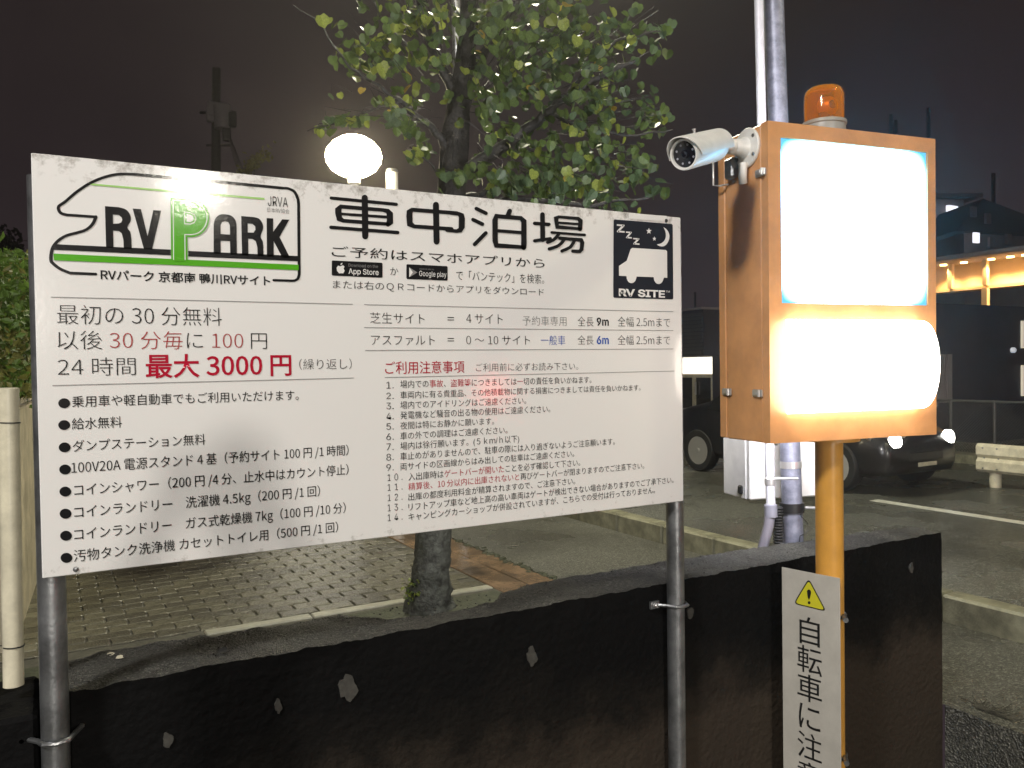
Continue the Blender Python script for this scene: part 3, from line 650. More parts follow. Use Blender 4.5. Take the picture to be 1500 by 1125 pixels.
# prices
TH = -.012
line('j', (90, 32), 'k', (1415, 98)); line('j', (105, 842), 'k', (1425, 773))
text('最初の 30 分無料', 'j', 145, 104, 284, 'k', 215, 'ink', bold=TH)
text('以後 30 分毎に 100 円', 'j', 148, 342, 516, 'k', 628, 'ink', bold=TH, spans=[(3, 8, 'thinred'), (9, 14, 'thinred')])
text('24 時間', 'j', 152, 592, 762, 'j', 865, 'ink', bold=TH)
text('最大 3000 円', 'j', 955, 566, 776, 'k', 852, 'red', bold=.016)
text('（繰り返し）', 'k', 925, 602, 700, 'k', 1405, 'ink', bold=TH)
line('l', (10, 20), 'l', (1455, 53)); line('l', (10, 127), 'l', (1455, 141)); line('l', (15, 234), 'l', (1455, 227))
for s, x, y0, y1, x1, ink, b in (('芝生サイト', 38, 57, 109, 292, 'ink', TH), ('=', 400, 78, 93, 430, 'ink', -.005), ('4 サイト', 487, 60, 111, 657, 'ink', TH), ('予約車専用', 750, 73, 118, 955, 'grey', TH), ('全長', 1008, 77, 122, 1082, 'ink', TH),
                                  ('9m', 1097, 80, 118, 1153, 'ink', .02), ('全幅 2.5mまで', 1195, 77, 123, 1440, 'ink', TH),
                                  ('アスファルト', 42, 160, 212, 340, 'ink', TH), ('=', 400, 176, 191, 430, 'ink', -.005), ('0 〜 10 サイト', 487, 162, 210, 785, 'ink', TH), ('一般車', 835, 165, 210, 950, 'blue', TH), ('全長', 1008, 165, 208, 1082, 'ink', TH),
                                  ('6m', 1097, 167, 205, 1153, 'blue', .02), ('全幅 2.5mまで', 1195, 164, 209, 1440, 'ink', TH)):
    text(s, 'l', x, y0, y1, 'l', x1, ink, b, latin=s in ('=', '9m', '6m'))
text('ご利用注意事項', 'l', 108, 288, 346, 'l', 478, 'red', 0)
text('ご利用前に必ずお読み下さい。', 'l', 532, 296, 334, 'l', 1010, 'ink', TH)
line('d', (75, 137), 'd', (1428, 107))
items = [('場内での事故、盗難等につきましては一切の責任を負いかねます。', 152, 188, 1040, [(4, 6), (7, 10), (17, 18)]), ('車両内に有る貴重品、その他積載物に関する損害につきましては責任を負いかねます。', 203, 237, 1270, []),
         ('場内でのアイドリングはご遠慮ください。', 250, 285, 735, []), ('発電機など騒音の出る物の使用はご遠慮ください。', 297, 333, 848, []), ('夜間は特にお静かに願います。', 346, 381, 585, []),
         ('車の外での調理はご遠慮ください。', 394, 429, 648, []), ('場内は徐行願います。(５ｋｍ/ｈ以下)', 441, 477, 703, []), ('車止めがありませんので、駐車の際には入り過ぎないようご注意願います。', 489, 525, 1150, []),
         ('両サイドの区画線からはみ出しての駐車はご遠慮ください。', 538, 573, 960, []), ('入出庫時はゲートバーが開いたことを必ず確認して下さい。', 584, 620, 988, [(5, 14)]),
         ('精算後、10 分以内に出庫されないと再びゲートバーが閉まりますのでご注意下さい。', 631, 666, 1288, [(0, 18)]), ('出庫の都度利用料金が精算されますので、ご注意下さい。', 679, 714, 965, []),
         ('リフトアップ車など地上高の高い車両はゲートが検出できない場合がありますのでご了承下さい。', 726, 762, 1425, []), ('キャンピングカーショップが併設されていますが、こちらでの受付は行っておりません。', 772, 808, 1338, [])]
for n_, (s, y0, y1, x1, sp) in enumerate(items):
    a = n_+1; x0 = 147 if a < 10 else 185
    text(s, 'd', x0, y0, y1, 'd', x1, 'ink', -.004, spans=[(p, q, 'red') for p, q in sp] or None)
    nx = (82, 116) if a < 10 else (88, 157)
    text(str(a)+'.', 'd', nx[0], y0+5, y1+1, 'd', nx[1], 'ink', -.004, latin=True, xspace=1.5 if a > 9 else 1)
bul = [('乗用車や軽自動車でもご利用いただけます。', 102, 122, 135, 92, 141, 1132), ('給水無料', 102, 218, 135, 189, 239, 355), ('ダンプステーション無料', 104, 316, 138, 287, 337, 722),
       ('100V20A 電源スタンド 4 基（予約サイト 100 円 /1 時間）', 106, 413, 133, 380, 433, 1352), ('コインシャワー（200 円 /4 分、止水中はカウント停止）', 107, 510, 145, 479, 532, 1352),
       ('コインランドリー　洗濯機 4.5kg（200 円 /1 回）', 108, 607, 145, 576, 629, 1227), ('コインランドリー　ガス式乾燥機 7kg（100 円 /10 分）', 110, 704, 145, 674, 727, 1340), ('汚物タンク洗浄機 カセットトイレ用（500 円 /1 回）', 112, 801, 143, 769, 821, 1307)]
for s, cx, cy, x0, y0, y1, x1 in bul:
    poly('bullet', [arc(cx, cy, 26, 22, 0, 350, 20)], 'c', 'ink'); text(s, 'c', x0, y0, y1, 'c', x1, 'ink', 0)
X, Z = SP('c', 153, 852); MB().lathe([(.006, 0), (.0055, .003), (.002, .0042)], (X, SY, Z), (0, -1, 0), 12).build('rivet', M['galv'], board, True)
X, Z = SP('i', 685, 108); MB().lathe([(.006, 0), (.0055, .003), (.002, .0042)], (X, SY-.001, Z), (0, -1, 0), 12).build('rivet', M['black'], board, True)
poly('tape_patch', [[(245, 20), (690, 52), (700, 120), (245, 85)]], 'i', 'paper', off=.0024)
#@@CAB
# ------------------------------------------------------------------ orange light cabinet on its post
ang = R(-9)     # the cabinet is turned nine degrees from the notice board
DL = 2.55; fl = at(1128.5, 650, DL); fr_ = Vector((fl.x+.988*.68, fl.y-.156*.68, fl.z))
cab = thing('light_cabinet', 'tall orange sign cabinet with two glaring white light panels on an orange post', 'illuminated sign', (fl.x, fl.y, 0), ang)
# local frame: x along the front, y into the depth, z up
CW, CD, Z0, Z1 = .684, .264, fl.z, fl.z+1.0
TC = wm(cab)
def lb(name, lo, hi, m, b=.003, parent=None):
    p = parent or cab; return MB().bbox(lo, hi, b, T=TC).build(name, m, p)
lb('cabinet_body', (0, .036, Z0), (CW, .223, Z1-.002), M['orange'])
lb('rear_cover', (-.002, .2255, Z0+.001), (CW+.002, CD, Z1), M['orange'])
# front cover built as a frame round the upper panel
def toL(px, py):
    inv = TC.inverted(); o = inv @ EYE; q = (inv.to_3x3()) @ ray(px, py); t = (-o.y)/q.y; return o+q*t
a, b_, c_, d_ = toL(1145, 198), toL(1360, 226), toL(1358, 450), toL(1144, 441)
ux0, ux1 = (a.x+d_.x)/2, (b_.x+c_.x)/2; uz1, uz0 = (a.z+b_.z)/2, (c_.z+d_.z)/2
fm = MB()
for lo, hi in (((0, 0, Z0), (CW, .0335, uz0)), ((0, 0, uz1), (CW, .0335, Z1)), ((0, 0, uz0), (ux0, .0335, uz1)), ((ux1, 0, uz0), (CW, .0335, uz1))): fm.box(lo, hi, TC)
fm.build('front_cover', M['orange'], cab)
def panelmat():
    m, t, b = newmat('backlit_blue_print'); l = t.links.new; c = t.nodes.new('ShaderNodeTexCoord'); s = t.nodes.new('ShaderNodeSeparateXYZ'); l(c.outputs['Generated'], s.inputs[0])
    def mth(op, *a):
        n = t.nodes.new('ShaderNodeMath'); n.operation = op
        for i, v in enumerate(a):
            if isinstance(v, (int, float)): n.inputs[i].default_value = v
            else: l(v, n.inputs[i])
        return n.outputs[0]
    x = mth('ABSOLUTE', mth('MULTIPLY_ADD', s.outputs['X'], 2, -1)); z = mth('ABSOLUTE', mth('MULTIPLY_ADD', s.outputs['Z'], 2, -1))
    f = mth('ADD', mth('MULTIPLY', mth('POWER', x, 5), mth('POWER', z, 5)), mth('MULTIPLY', mth('ADD', mth('POWER', x, 36), mth('POWER', z, 60)), .28))       # tube light behind the print fades towards the rim
    st = mth('MAXIMUM', mth('MULTIPLY_ADD', f, -26, 18), .9)
    b.inputs['Base Color'].default_value = (.1, .3, .5, 1); b.inputs['Roughness'].default_value = .2
    b.inputs['Emission Color'].default_value = (.13, .58, 1, 1)
    em = mth('MULTIPLY', st, 1.0); l(em, b.inputs['Emission Strength'])
    return m
M['backlit'] = panelmat()
MB().box((ux0+.001, .006, uz0+.001), (ux1-.001, .012, uz1-.001), TC)
bp_ = MB().box((ux0+.001, .006, uz0+.001), (ux1-.001, .012, uz1-.001)).build('upper_light_panel', M['backlit'], cab, world=False)
M['barrel'] = emis('warm_acrylic', (1, .88, .76), 14)
a, b_ = toL(1151, 468), toL(1152, 606); bx1 = toL(1344, 540).x; bz1, bz0 = a.z, b_.z; zc = (bz0+bz1)/2; hr = (bz1-bz0)/2
N = 24; prof = [(math.cos(PI*i/N)*hr, -abs(math.sin(PI*i/N))**.75*.09) for i in range(N+1)]
vs = []
for X in (a.x, bx1):
    for dz, dy in prof: vs.append((X, dy-.001, zc+dz))
fs = [(i, i+1, N+1+i+1, N+1+i) for i in range(N)]+[tuple(range(N+1))[::-1], tuple(range(N+1, 2*N+2))]
lo_ = MB().add(vs, fs).build('lower_light_cover', M['barrel'], cab, True, 50, world=False)
M['rear_light'] = emis('rear_acrylic', (.93, .92, 1), 28)
MB().box((.03, CD+.001, Z0+.05), (CW-.03, CD+.006, Z1-.05)).build('rear_light_panel', M['rear_light'], cab, world=False)
# latches across the side seams
inv = TC.inverted()
def side_pt(px, py):
    o = inv @ EYE; q = inv.to_3x3() @ ray(px, py); t = -o.x/q.x; return o+q*t
for px, py in ((1067, 574), (1112, 576), (1116, 253)):
    p = side_pt(px, py); m = MB(); m.bbox((-.010, p.y-.024, p.z-.012), (-.001, p.y+.024, p.z+.012), .003, T=TC); m.bbox((-.017, p.y-.012, p.z-.007), (-.0101, p.y+.014, p.z+.007), .002, T=TC)
    m.tube([TC @ Vector((-.014, p.y-.016, p.z-.011)), TC @ Vector((-.014, p.y-.016, p.z+.011))], .004, 8)
    m.build('latch', M['chrome'], cab, True, 30)
for xx, yy_ in ((.07, .06), (.14, .2), (.42, .03), (.6, .06)):
    MB().lathe([(.007, 0), (.007, -.008), (.004, -.013)], TC @ Vector((xx, yy_, Z0)), (0, 0, 1), 8).build('nut', M['chrome'], cab)
pc = TC @ Vector((CW/2+.0, CD/2, 0)); pc = Vector((pc.x, pc.y, 0))
ptop = Vector((pc.x, pc.y, Z0-.001)); q_ = at(1214.5, 700, (ptop-EYE).dot(DD)); ptop.x = q_.x; ptop.y = q_.y
tube('post', [(ptop.x, ptop.y, -.28), ptop], .0455, M['orange_post'], cab, 40)
MB().lathe([(.10, 0), (.10, .012)], (ptop.x, ptop.y, Z0-.0145), (0, 0, 1), 24).build('post_flange', M['orange_post'], cab, True)
box('base_plate', (ptop.x-.1, ptop.y-.1, -.28), (ptop.x+.1, ptop.y+.1, -.266), M['orange_post'], cab, .003)

# amber beacon on the cabinet roof
bc_ = at(1216, 192, 2.74); bz = Z1+.001
lc = TC @ Vector(((TC.inverted() @ bc_).x, .13, bz))
bea = thing('warning_beacon', 'amber rotating warning beacon standing on the orange cabinet', 'beacon', lc)
MB().lathe([(.068, 0), (.070, .006), (.068, .045), (.072, .048), (.072, .058), (.066, .060)], lc, (0, 0, 1), 40).build('base', mat('beacon_base', (.32, .31, .28), .35), bea, True)
k_ = [(.064, .060), (.0645, .145), (.060, .163), (.050, .172), (.02, .176), (.0, .1765)]
inn = [(r-.003 if r > .004 else 0, h-.003) for r, h in k_][::-1]
MB().lathe(k_+inn, lc, (0, 0, 1), 40, cap=False).build('dome', M['amber'], bea, True)
rf = MB(); rf.lathe([(.036, .0), (.030, .022), (.014, .034)], lc+Vector((.012, .0, .112)), (-.3, -1, 0), 24, cap=False); rf.build('reflector', M['chrome'], bea, True)
MB().lathe([(.006, .06), (.006, .085), (.013, .10), (.015, .115), (.008, .128), (0, .131)], lc+Vector((-.006, -.01, 0)), (0, 0, 1), 16).build('bulb', mat('bulb_glass', (.8, .6, .3), .1, metal=.5), bea, True)
MB().lathe([(.045, .061), (.045, .068), (.02, .072), (.02, .09)], lc, (0, 0, 1), 20).build('turntable', mat('dark_gear', (.05, .03, .02), .4, .5), bea, True)
MB().box(lc+Vector((.018, -.02, .075)), lc+Vector((.026, .03, .16))).build('back_shade', M['black'], bea)

# security camera on the cabinet side
fc = side_pt(1096, 217); fcW = TC @ Vector((0, fc.y, fc.z)); nS = (TC.to_3x3() @ Vector((-1, 0, 0))).normalized()
cc = thing('security_camera', 'white bullet security camera fixed to the left side of the orange cabinet', 'camera', fcW)
MB().lathe([(.062, .0005), (.063, .006), (.060, .010), (.045, .013), (.034, .016), (.026, .035), (.024, .060), (.022, .064)], fcW, nS, 40).build('wall_flange', M['white'], cc, True)
for a_ in (35, 145, 215, 325):
    u1 = Vector((0, 0, 1)); v1 = nS.cross(u1); MB().lathe([(.006, 0), (.006, .002), (.002, .003)], fcW+nS*.012+(u1*math.sin(R(a_))+v1*math.cos(R(a_)))*.05, nS, 10).build('screw', M['galv'], cc)
front = at(1001, 226.5, 2.30); back = at(1052, 214, 2.46); ax = (front-back).normalized()
jp = fcW+nS*.066
MB().lathe([(.0, -.026), (.018, -.02), (.026, -.008), (.026, .008), (.018, .02), (0, .026)], jp, (0, 0, 1), 24).build('swivel_joint', M['white'], cc, True)
MB().tube([jp, back+(jp-back)*.4, back], [.017, .016, .018], 20).build('arm', M['white'], cc, True)
Lb = (front-back).length
MB().lathe([(.012, -.004), (.030, 0), (.040, .012), (.043, .03), (.044, Lb-.004), (.042, Lb), (.037, Lb-.001), (.0365, Lb-.012)], back, ax, 48).build('housing', M['white'], cc, True, 35)
MB().lathe([(.0363, 0), (.0363, .001)], back+ax*(Lb-.011), ax, 40).build('lens_window', M['lens'], cc)
MB().lathe([(.012, 0), (.012, .003), (.008, .004), (.004, .0025)], back+ax*(Lb-.0098), ax, 24).build('lens', M['lens'], cc, True)
ua = ax.orthogonal().normalized(); ub = ax.cross(ua)
for q in range(8):
    MB().lathe([(.0035, 0), (.002, .0015)], back+ax*(Lb-.0098)+(ua*math.cos(q*PI/4+.3)+ub*math.sin(q*PI/4+.3))*.027, ax, 8).build('led', M['led'], cc)
# sunshade: curved shell over the top
side = ax.cross(Vector((0, 0, 1))).normalized(); upv = side.cross(ax).normalized(); sm = MB(); n1 = 24
for h, r0 in ((-.0, .0485), (Lb+.022, .0485), (Lb+.022, .0515), (-.0, .0515)):
    for i in range(n1+1):
        t = R(-12+204*i/n1); hh = h-(.03*(1-math.sin(max(0, t))) if h > .01 else 0); sm.v.append(tuple(back+ax*hh+(side*math.cos(t)+upv*math.sin(t))*r0))
for q in range(4):
    for i in range(n1): p0 = q*(n1+1)+i; p1 = ((q+1) % 4)*(n1+1)+i; sm.f.append((p0, p0+1, p1+1, p1)); sm.m.append(0)
sm.build('sunshade', M['white'], cc, True, 50)
MB().lathe([(.004, 0), (.004, .008), (.006, .009), (.006, .012)], back+ax*(Lb*.62)+upv*.0515, upv, 10).build('shade_screw', M['chrome'], cc, True)
# cable box under the flange and bent bracket behind it
pb = side_pt(1078, 246); 
MB().bbox((-.03, pb.y-.02, pb.z-.035), (-.0015, pb.y+.026, pb.z+.03), .006, T=TC).build('cable_gland', M['galv'], cc)
MB().tube([fcW+nS*.02+Vector((0, 0, -.05)), fcW+nS*.022+Vector((.0, .0, -.085)), fcW+nS*.012+Vector((0, .01, -.11))], .014, 14).build('cable_elbow', M['white'], cc, True)
MB().tube([TC @ Vector((-.04, CD-.03, pb.z+.045)), TC @ Vector((-.04, CD-.03, pb.z-.045)), TC @ Vector((-.03, CD-.05, pb.z-.05)), TC @ Vector((-.002, CD-.06, pb.z-.045))], .0035, 8).build('wire_bracket', M['chrome'], cc, True)

# caution plate
pd_ = Vector((.198, -.980, 0)).normalized(); pn = Vector((-.980, -.198, 0)).normalized()
PP = Vector((ptop.x, ptop.y, 0))+pn*.0475
CY = (PP+pn*.004, pd_, pn)
cp = thing('caution_plate', 'pale upright plate with yellow warning triangle strapped to the orange post', 'sign', PP)
sA, zA = SP('p', 1145, 830, CY); sB, zB_ = SP('p', 1230, 848, CY); zt = (zA+zB_)/2
q0 = PP+pd_*sA; Tm = Matrix(((pd_.x, -pn.x, 0, q0.x), (pd_.y, -pn.y, 0, q0.y), (0, 0, 1, 0), (0, 0, 0, 1)))
MB().bbox((0, -.004, -.12), (sB-sA, .0, zt), .001, T=Tm).build('plate', M['caution_plate'], cp)
for py_ in (900, 1107):
    zz = at(1214, py_, 2.79).z; m = MB(); m.tube([(ptop.x+.05*math.cos(R(t)), ptop.y+.05*math.sin(R(t)), zz) for t in range(-140, 166, 15)], .0045, 8, cap=True)
    e1_ = PP+pd_*(sB+.012); m.tube([Vector((ptop.x, ptop.y, zz))+pd_*.05, Vector((e1_.x, e1_.y, zz))-pn*.012], .009, 10); m.build('strap', M['galv'], cp, True)
def rtri(pts, r, n=5):
    out = []
    for i in range(3):
        p = Vector(pts[i]); a = (Vector(pts[i-1])-p).normalized(); b = (Vector(pts[(i+1) % 3])-p).normalized()
        p0, p1 = p+a*r, p+b*r
        for k in range(n+1): t = k/n; q = p0*(1-t)**2+p*2*t*(1-t)+p1*t*t; out.append((q.x, q.y))
    return out
T0 = [(190, 162), (112, 292), (280, 332)]; cen = Vector((194, 262))
T1 = [tuple(cen+(Vector(p)-cen)*.89) for p in T0]
poly('triangle_border', [rtri(T0, 26)], 'm', 'plate_ink', cp, Y=CY, off=.0008)
poly('triangle', [rtri(T1, 20)], 'm', 'yellow', cp, Y=CY, off=.0014)
poly('exclamation_mark', [smooth_pts([(182, 226), (192, 219), (202, 230), (200, 250), (193, 272), (191, 272), (184, 250), (182, 226)], 3)[:-1]], 'm', 'plate_ink', cp, Y=CY, off=.002)
poly('exclamation_mark', [arc(193, 286, 7, 8, 0, 330, 10)], 'm', 'plate_ink', cp, Y=CY, off=.002)
for ch_, cy_, w_, h_ in (('自', 427, 102, 140), ('転', 570, 124, 136), ('車', 712, 124, 136), ('に', 860, 108, 124), ('注', 1003, 122, 132), ('意', 1150, 122, 132)):
    cx_ = 194; s_ = .11*1.9; text(ch_, 'm', cx_-w_/2, cy_-h_/2-w_*.5*.155, cy_+h_/2-w_*.5*.155, 'm', cx_+w_/2, 'plate_ink', bold=.0, parent=cp, Y=CY, off=.0012, latin=True)

bpy.data.objects.remove(_ko)
# ------------------------------------------------------------------ utility pole behind the cabinet
sp_ = thing('steel_pole', 'tall grey galvanised lamp pole rising behind the orange cabinet', 'pole', (2.83, 2.52, 0))
p0, p1 = at(1162, 790, 3.6), at(1133.5, 0, 3.6); dr = (p1-p0).normalized()
MB().tube([p0-dr*(p0.z/dr.z), p0+dr*5], [.044, .041], 32).build('shaft', M['polegrey'], sp_, True)
for z_, hh in ((.99, .012),):
    p = p0+dr*((z_-p0.z)/dr.z); MB().lathe([(.046, 0), (.046, .03)], p, dr, 28).build('band', M['chrome'], sp_, True)
pq = at(1160, 743, 3.6); MB().lathe([(.052, -.02), (.052, .02)], pq, dr, 28).build('clamp_band', M['black'], sp_, True)
MB().tube([pq-RR*.055, pq-RR*.11], .006, 8).tube([pq+RR*.05-DD*.02, pq+RR*.10-DD*.02], .007, 8).build('clamp_bolt', M['chrome'], sp_, True)
cb = thing('conduit', 'thin pale plastic conduit strapped in front of the grey pole', 'conduit', (2.67, 2.5, 0))
c0, c1 = at(1129, 745, 3.48), at(1111.5, 0, 3.48); dc = (c1-c0).normalized()
MB().tube([c0, c0+dc*4.6], .0195, 24).build('upper_pipe', M['polewhite'], cb, True)
MB().tube([c0, at(1126, 770, 3.48), at(1118, 800, 3.48), at(1112, 860, 3.48), at(1110, 1000, 3.48)-Vector((0, 0, .0))], .022, 20).build('lower_bend', mat('conduit_dark', (.20, .19, .22), .3), cb, True)
MB().lathe([(.027, -.035), (.027, .015), (.022, .02)], c0, dc, 24).build('coupling', mat('conduit_joint', (.22, .22, .26), .35), cb, True)
pt = at(1134, 701, 3.47); MB().tube([pt-RR*.035, pt+RR*.10], .006, 8).lathe([(.0225, -.012), (.0225, .012)], at(1128, 706, 3.48), dc, 20).build('strap', M['chrome'], cb, True)
cg = MB(); g0, g1 = at(1139, 742, 3.52), at(1141, 850, 3.52); n_ = 26
cg.lathe([(.024 if (i % 2) else .017, i*(g1-g0).length/(2*n_)) for i in range(2*n_)], g0, g1-g0, 16)
cg.tube([g1, Vector((g1.x, g1.y, .0))], .02, 12)
prop(cg.build('corrugated_tube', M['black']), 'black ribbed cable tube between the conduit and the grey pole', 'cable')
wv = MB(); wv.tube([pq+Vector((.02, -.05, 0)), at(1172, 755, 3.5), at(1182, 765, 3.5), at(1186, 775, 3.5), at(1178, 768+14, 3.5), at(1172, 785, 3.52), at(1170, 800, 3.53)], .0018, 6)
prop(wv.build('tie_wire', M['black'], None, True), 'thin black wire dangling from the clamp on the grey pole', 'wire')
mbx = thing('meter_box', 'white metal box fixed behind the grey pole under the cabinet', 'box', at(1140, 735, 3.9))
A = at(1099, 733, 3.68); rgt = Vector((.965, -.262, 0)); bk = Vector((.262, .965, 0)); z0_, z1_ = A.z, A.z+.62
def obb(lo, hi): 
    m = Matrix.Translation((A.x, A.y, 0)) @ Matrix(((rgt.x, bk.x, 0, 0), (rgt.y, bk.y, 0, 0), (0, 0, 1, 0), (0, 0, 0, 1))); return MB().bbox(lo, hi, .006, T=m)
obb((0, 0, z0_), (.34, .03, z1_)).build('door', M['white'], mbx); obb((-.002, .033, z0_-.004), (.343, .24, z1_+.004)).build('casing', M['white'], mbx)
obb((-.02, .05, z0_+.02), (-.004, .08, z0_+.06)).build('hinge', M['black'], mbx)

# ------------------------------------------------------------------ white post at the far left
wp = thing('white_post', 'short white plastic post tied with wire at the left end of the wall', 'post', (.0, 2.22, 0))
b0 = onz(20, 1004, .735); D0 = (b0-EYE).dot(DD); t0 = at(12.5, 573, D0)
rr_ = 13.6*D0/1200
MB().tube([b0, t0], rr_, 32).build('shaft', M['cream'], wp, True)
MB().lathe([(rr_*1.03, -.004), (rr_*1.03, .006), (rr_*.8, .008)], t0, (0, 0, 1), 28).build('cap', M['cream'], wp, True)
for py in (619, 946): p = at(14+ (6 if py > 700 else 0), py, D0); MB().lathe([(rr_*1.05, -.0015), (rr_*1.05, .0015)], p, (.05, 0, 1), 24).tube([p-RR*.02, p-RR*.09+Vector((0, 0, .0))], .0012, 6).build('wire_tie', M['black'], wp, True)
dpz = at(-16, 1000, D0+.02)
tube('backing_pole', [Vector((dpz.x, dpz.y, 0)), Vector((dpz.x, dpz.y, t0.z+.0))], .018, M['black'], wp, 12)

# ------------------------------------------------------------------ tree
tree = thing('street_tree', 'leafy tree with leaning bark trunk and heart shaped leaves behind the notice board', 'tree', (1.96, 4.55, 0))
def trunk_mb():
    pts = [(628, 905, 4.95, .15), (628, 880, 4.93, .125), (632, 845, 4.9, .112), (635, 800, 4.9, .105), (641, 700, 4.9, .10), (648, 560, 4.9, .095), (655, 400, 4.9, .092), (661, 300, 4.9, .088), (666, 200, 4.88, .082), (680, 110, 4.86, .06), (688, 20, 4.85, .05), (694, -90, 4.84, .035), (700, -200, 4.84, .015)]
    P = [at(a, b, c) for a, b, c, d in pts]; P[0].z = 0; rd = [p[3] for p in pts]
    pp = []; rr = []
    for i in range(len(P)-1):
        for k in range(7): t = k/7; pp.append(P[i].lerp(P[i+1], t)); rr.append(rd[i]*(1-t)+rd[i+1]*t)
    pp.append(P[-1]); rr.append(rd[-1]); m = MB().tube(pp, rr, 28)
    for i, v in enumerate(m.v):
        q = Vector(v); c = pp[min(i//28, len(pp)-1)]; o = (q-c); amp = .16*noise.noise(Vector((q.x*22, q.y*22, q.z*7)))+.14*noise.noise(q*38)
        if q.z < .45: amp += .35*max(0, noise.noise(q*9))*(1-q.z/.45)
        m.v[i] = tuple(c+o*(1+amp))
    return m
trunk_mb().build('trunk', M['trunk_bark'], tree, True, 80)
def limb(pts, r0, r1, name='branch'):
    P = [at(a, b, c) for a, b, c in pts]; P2 = []
    for i in range(len(P)-1):
        for k in range(4): P2.append(P[i].lerp(P[i+1], k/4)+rnd()*.008)
    P2.append(P[-1]); n = len(P2)
    MB().tube(P2, [r0+(r1-r0)*i/(n-1) for i in range(n)], 10).build(name, M['bark_dark'], tree, True)
limbs = [([(672, 150, 4.87), (640, 85, 4.8), (624, 40, 4.75), (610, -30, 4.7), (600, -120, 4.7)], .036, .012), ([(664, 240, 4.88), (646, 201, 4.8), (616, 174, 4.7), (585, 147, 4.6), (545, 120, 4.5)], .03, .008),
         ([(666, 260, 4.9), (720, 225, 4.8), (778, 186, 4.7), (817, 151, 4.6), (880, 110, 4.5), (930, 90, 4.5)], .042, .01), ([(672, 130, 4.86), (720, 60, 4.9), (760, 0, 4.95), (790, -80, 5)], .034, .01),
         ([(662, 290, 4.9), (700, 285, 5), (740, 270, 5.1), (800, 285, 5.2)], .028, .008), ([(655, 330, 4.9), (700, 300, 4.7), (750, 290, 4.6), (870, 300, 4.4), (950, 290, 4.3)], .024, .005),
         ([(560, 130, 4.55), (510, 100, 4.5), (470, 35, 4.5), (430, 8, 4.5)], .009, .003), ([(590, 150, 4.6), (530, 165, 4.55), (490, 180, 4.5), (450, 192, 4.5)], .008, .003), ([(800, 165, 4.65), (860, 190, 4.6), (930, 200, 4.6), (985, 190, 4.6)], .012, .003),
         ([(820, 150, 4.6), (900, 60, 4.7), (940, 50, 4.7), (983, 45, 4.7)], .012, .003), ([(665, 116, 4.85), (600, 70, 4.9), (560, 30, 4.9), (530, -30, 4.9)], .012, .004), ([(690, 260, 4.9), (640, 250, 4.6), (600, 215, 4.5)], .010, .004)]
for a_, r0, r1 in limbs: limb(a_, r0, r1)
# leaf sprays: (centre x, centre y, half width, half height, amount)
blobs = [(640, 30, 70, 60, 150), (740, 30, 80, 60, 210), (830, 40, 85, 60, 230), (900, 85, 60, 55, 130), (780, 110, 80, 55, 210), (860, 150, 80, 50, 200), (730, 175, 60, 50, 140), (800, 215, 80, 55, 210), (880, 235, 60, 50, 140),
         (760, 270, 60, 40, 120), (850, 275, 60, 28, 100), (930, 165, 45, 40, 60), (955, 175, 30, 20, 16), (970, 45, 16, 14, 12), (560, 55, 45, 50, 90), (600, 25, 45, 40, 90), (585, 85, 35, 45, 60), (525, 95, 28, 36, 44), (510, 85, 22, 22, 20),
         (490, 140, 16, 10, 14), (515, 178, 50, 9, 52), (470, 190, 22, 6, 16), (575, 150, 40, 18, 40), (600, 190, 22, 22, 34), (585, 175, 22, 16, 24), (625, 210, 24, 26, 22), (650, 150, 34, 12, 26), (610, 230, 26, 14, 26), (670, 262, 22, 22, 34), (690, 60, 40, 50, 70), (640, 90, 40, 40, 50),
         (720, 255, 40, 30, 50), (945, 284, 28, 8, 26), (900, 300, 40, 16, 40), (960, 190, 30, 24, 16), (480, 35, 26, 8, 12), (495, 55, 12, 20, 5), (455, 10, 20, 6, 6), (535, 10, 20, 12, 12), (905, 30, 40, 30, 50), (950, 80, 30, 30, 14),
         (660, -60, 120, 60, 240), (800, -60, 130, 60, 260), (560, -50, 60, 50, 70), (740, -160, 110, 60, 160), (700, 120, 50, 40, 60), (780, 60, 60, 50, 80), (930, 250, 40, 30, 30)]
leaves = []
for cx, cy, hx, hy, n_ in blobs:
    n_ = int(n_*(.85 if cx < 670 else 1.0)); D0_ = random.uniform(4.4, 4.8)
    for k in range(n_):
        a = random.gauss(0, .5); b = random.gauss(0, .5)
        if abs(a) > 1.15 or abs(b) > 1.15: continue
        p = at(cx+a*hx, cy+b*hy, D0_+random.gauss(0, .28))
        if noise.noise(p*4.2) < -.10: continue
        if 648 < cx+a*hx < 698 and random.random() < .45: continue
        leaves.append((p, cx+a*hx, cy+b*hy))
leaves.sort(key=lambda t: (t[0]-EYE).length if t[2] > 0 else 99)
def leafattr(px):
    u = random.random(); y_ = .03 if px < 640 else .012
    if u < y_*.5: return 3
    if u < y_*.5+(.32 if px < 660 else .10): return 2
    return 0 if random.random() < (.8 if px < 760 else .5) else 1
LM = [M['leaf'], M['leaf2'], M['leaf3'], M['leaf4']]
fol = MB(); protos = []
for mi in range(4):
    for v_ in range(2): m_ = MB(); leafquad(m_, Vector((0, 0, 0)), 1, (0, -1, 0), (0, 0, 1), 0, True); me = m_.build('leaf', LM[mi], tree, world=False); protos.append(me)
keep = []
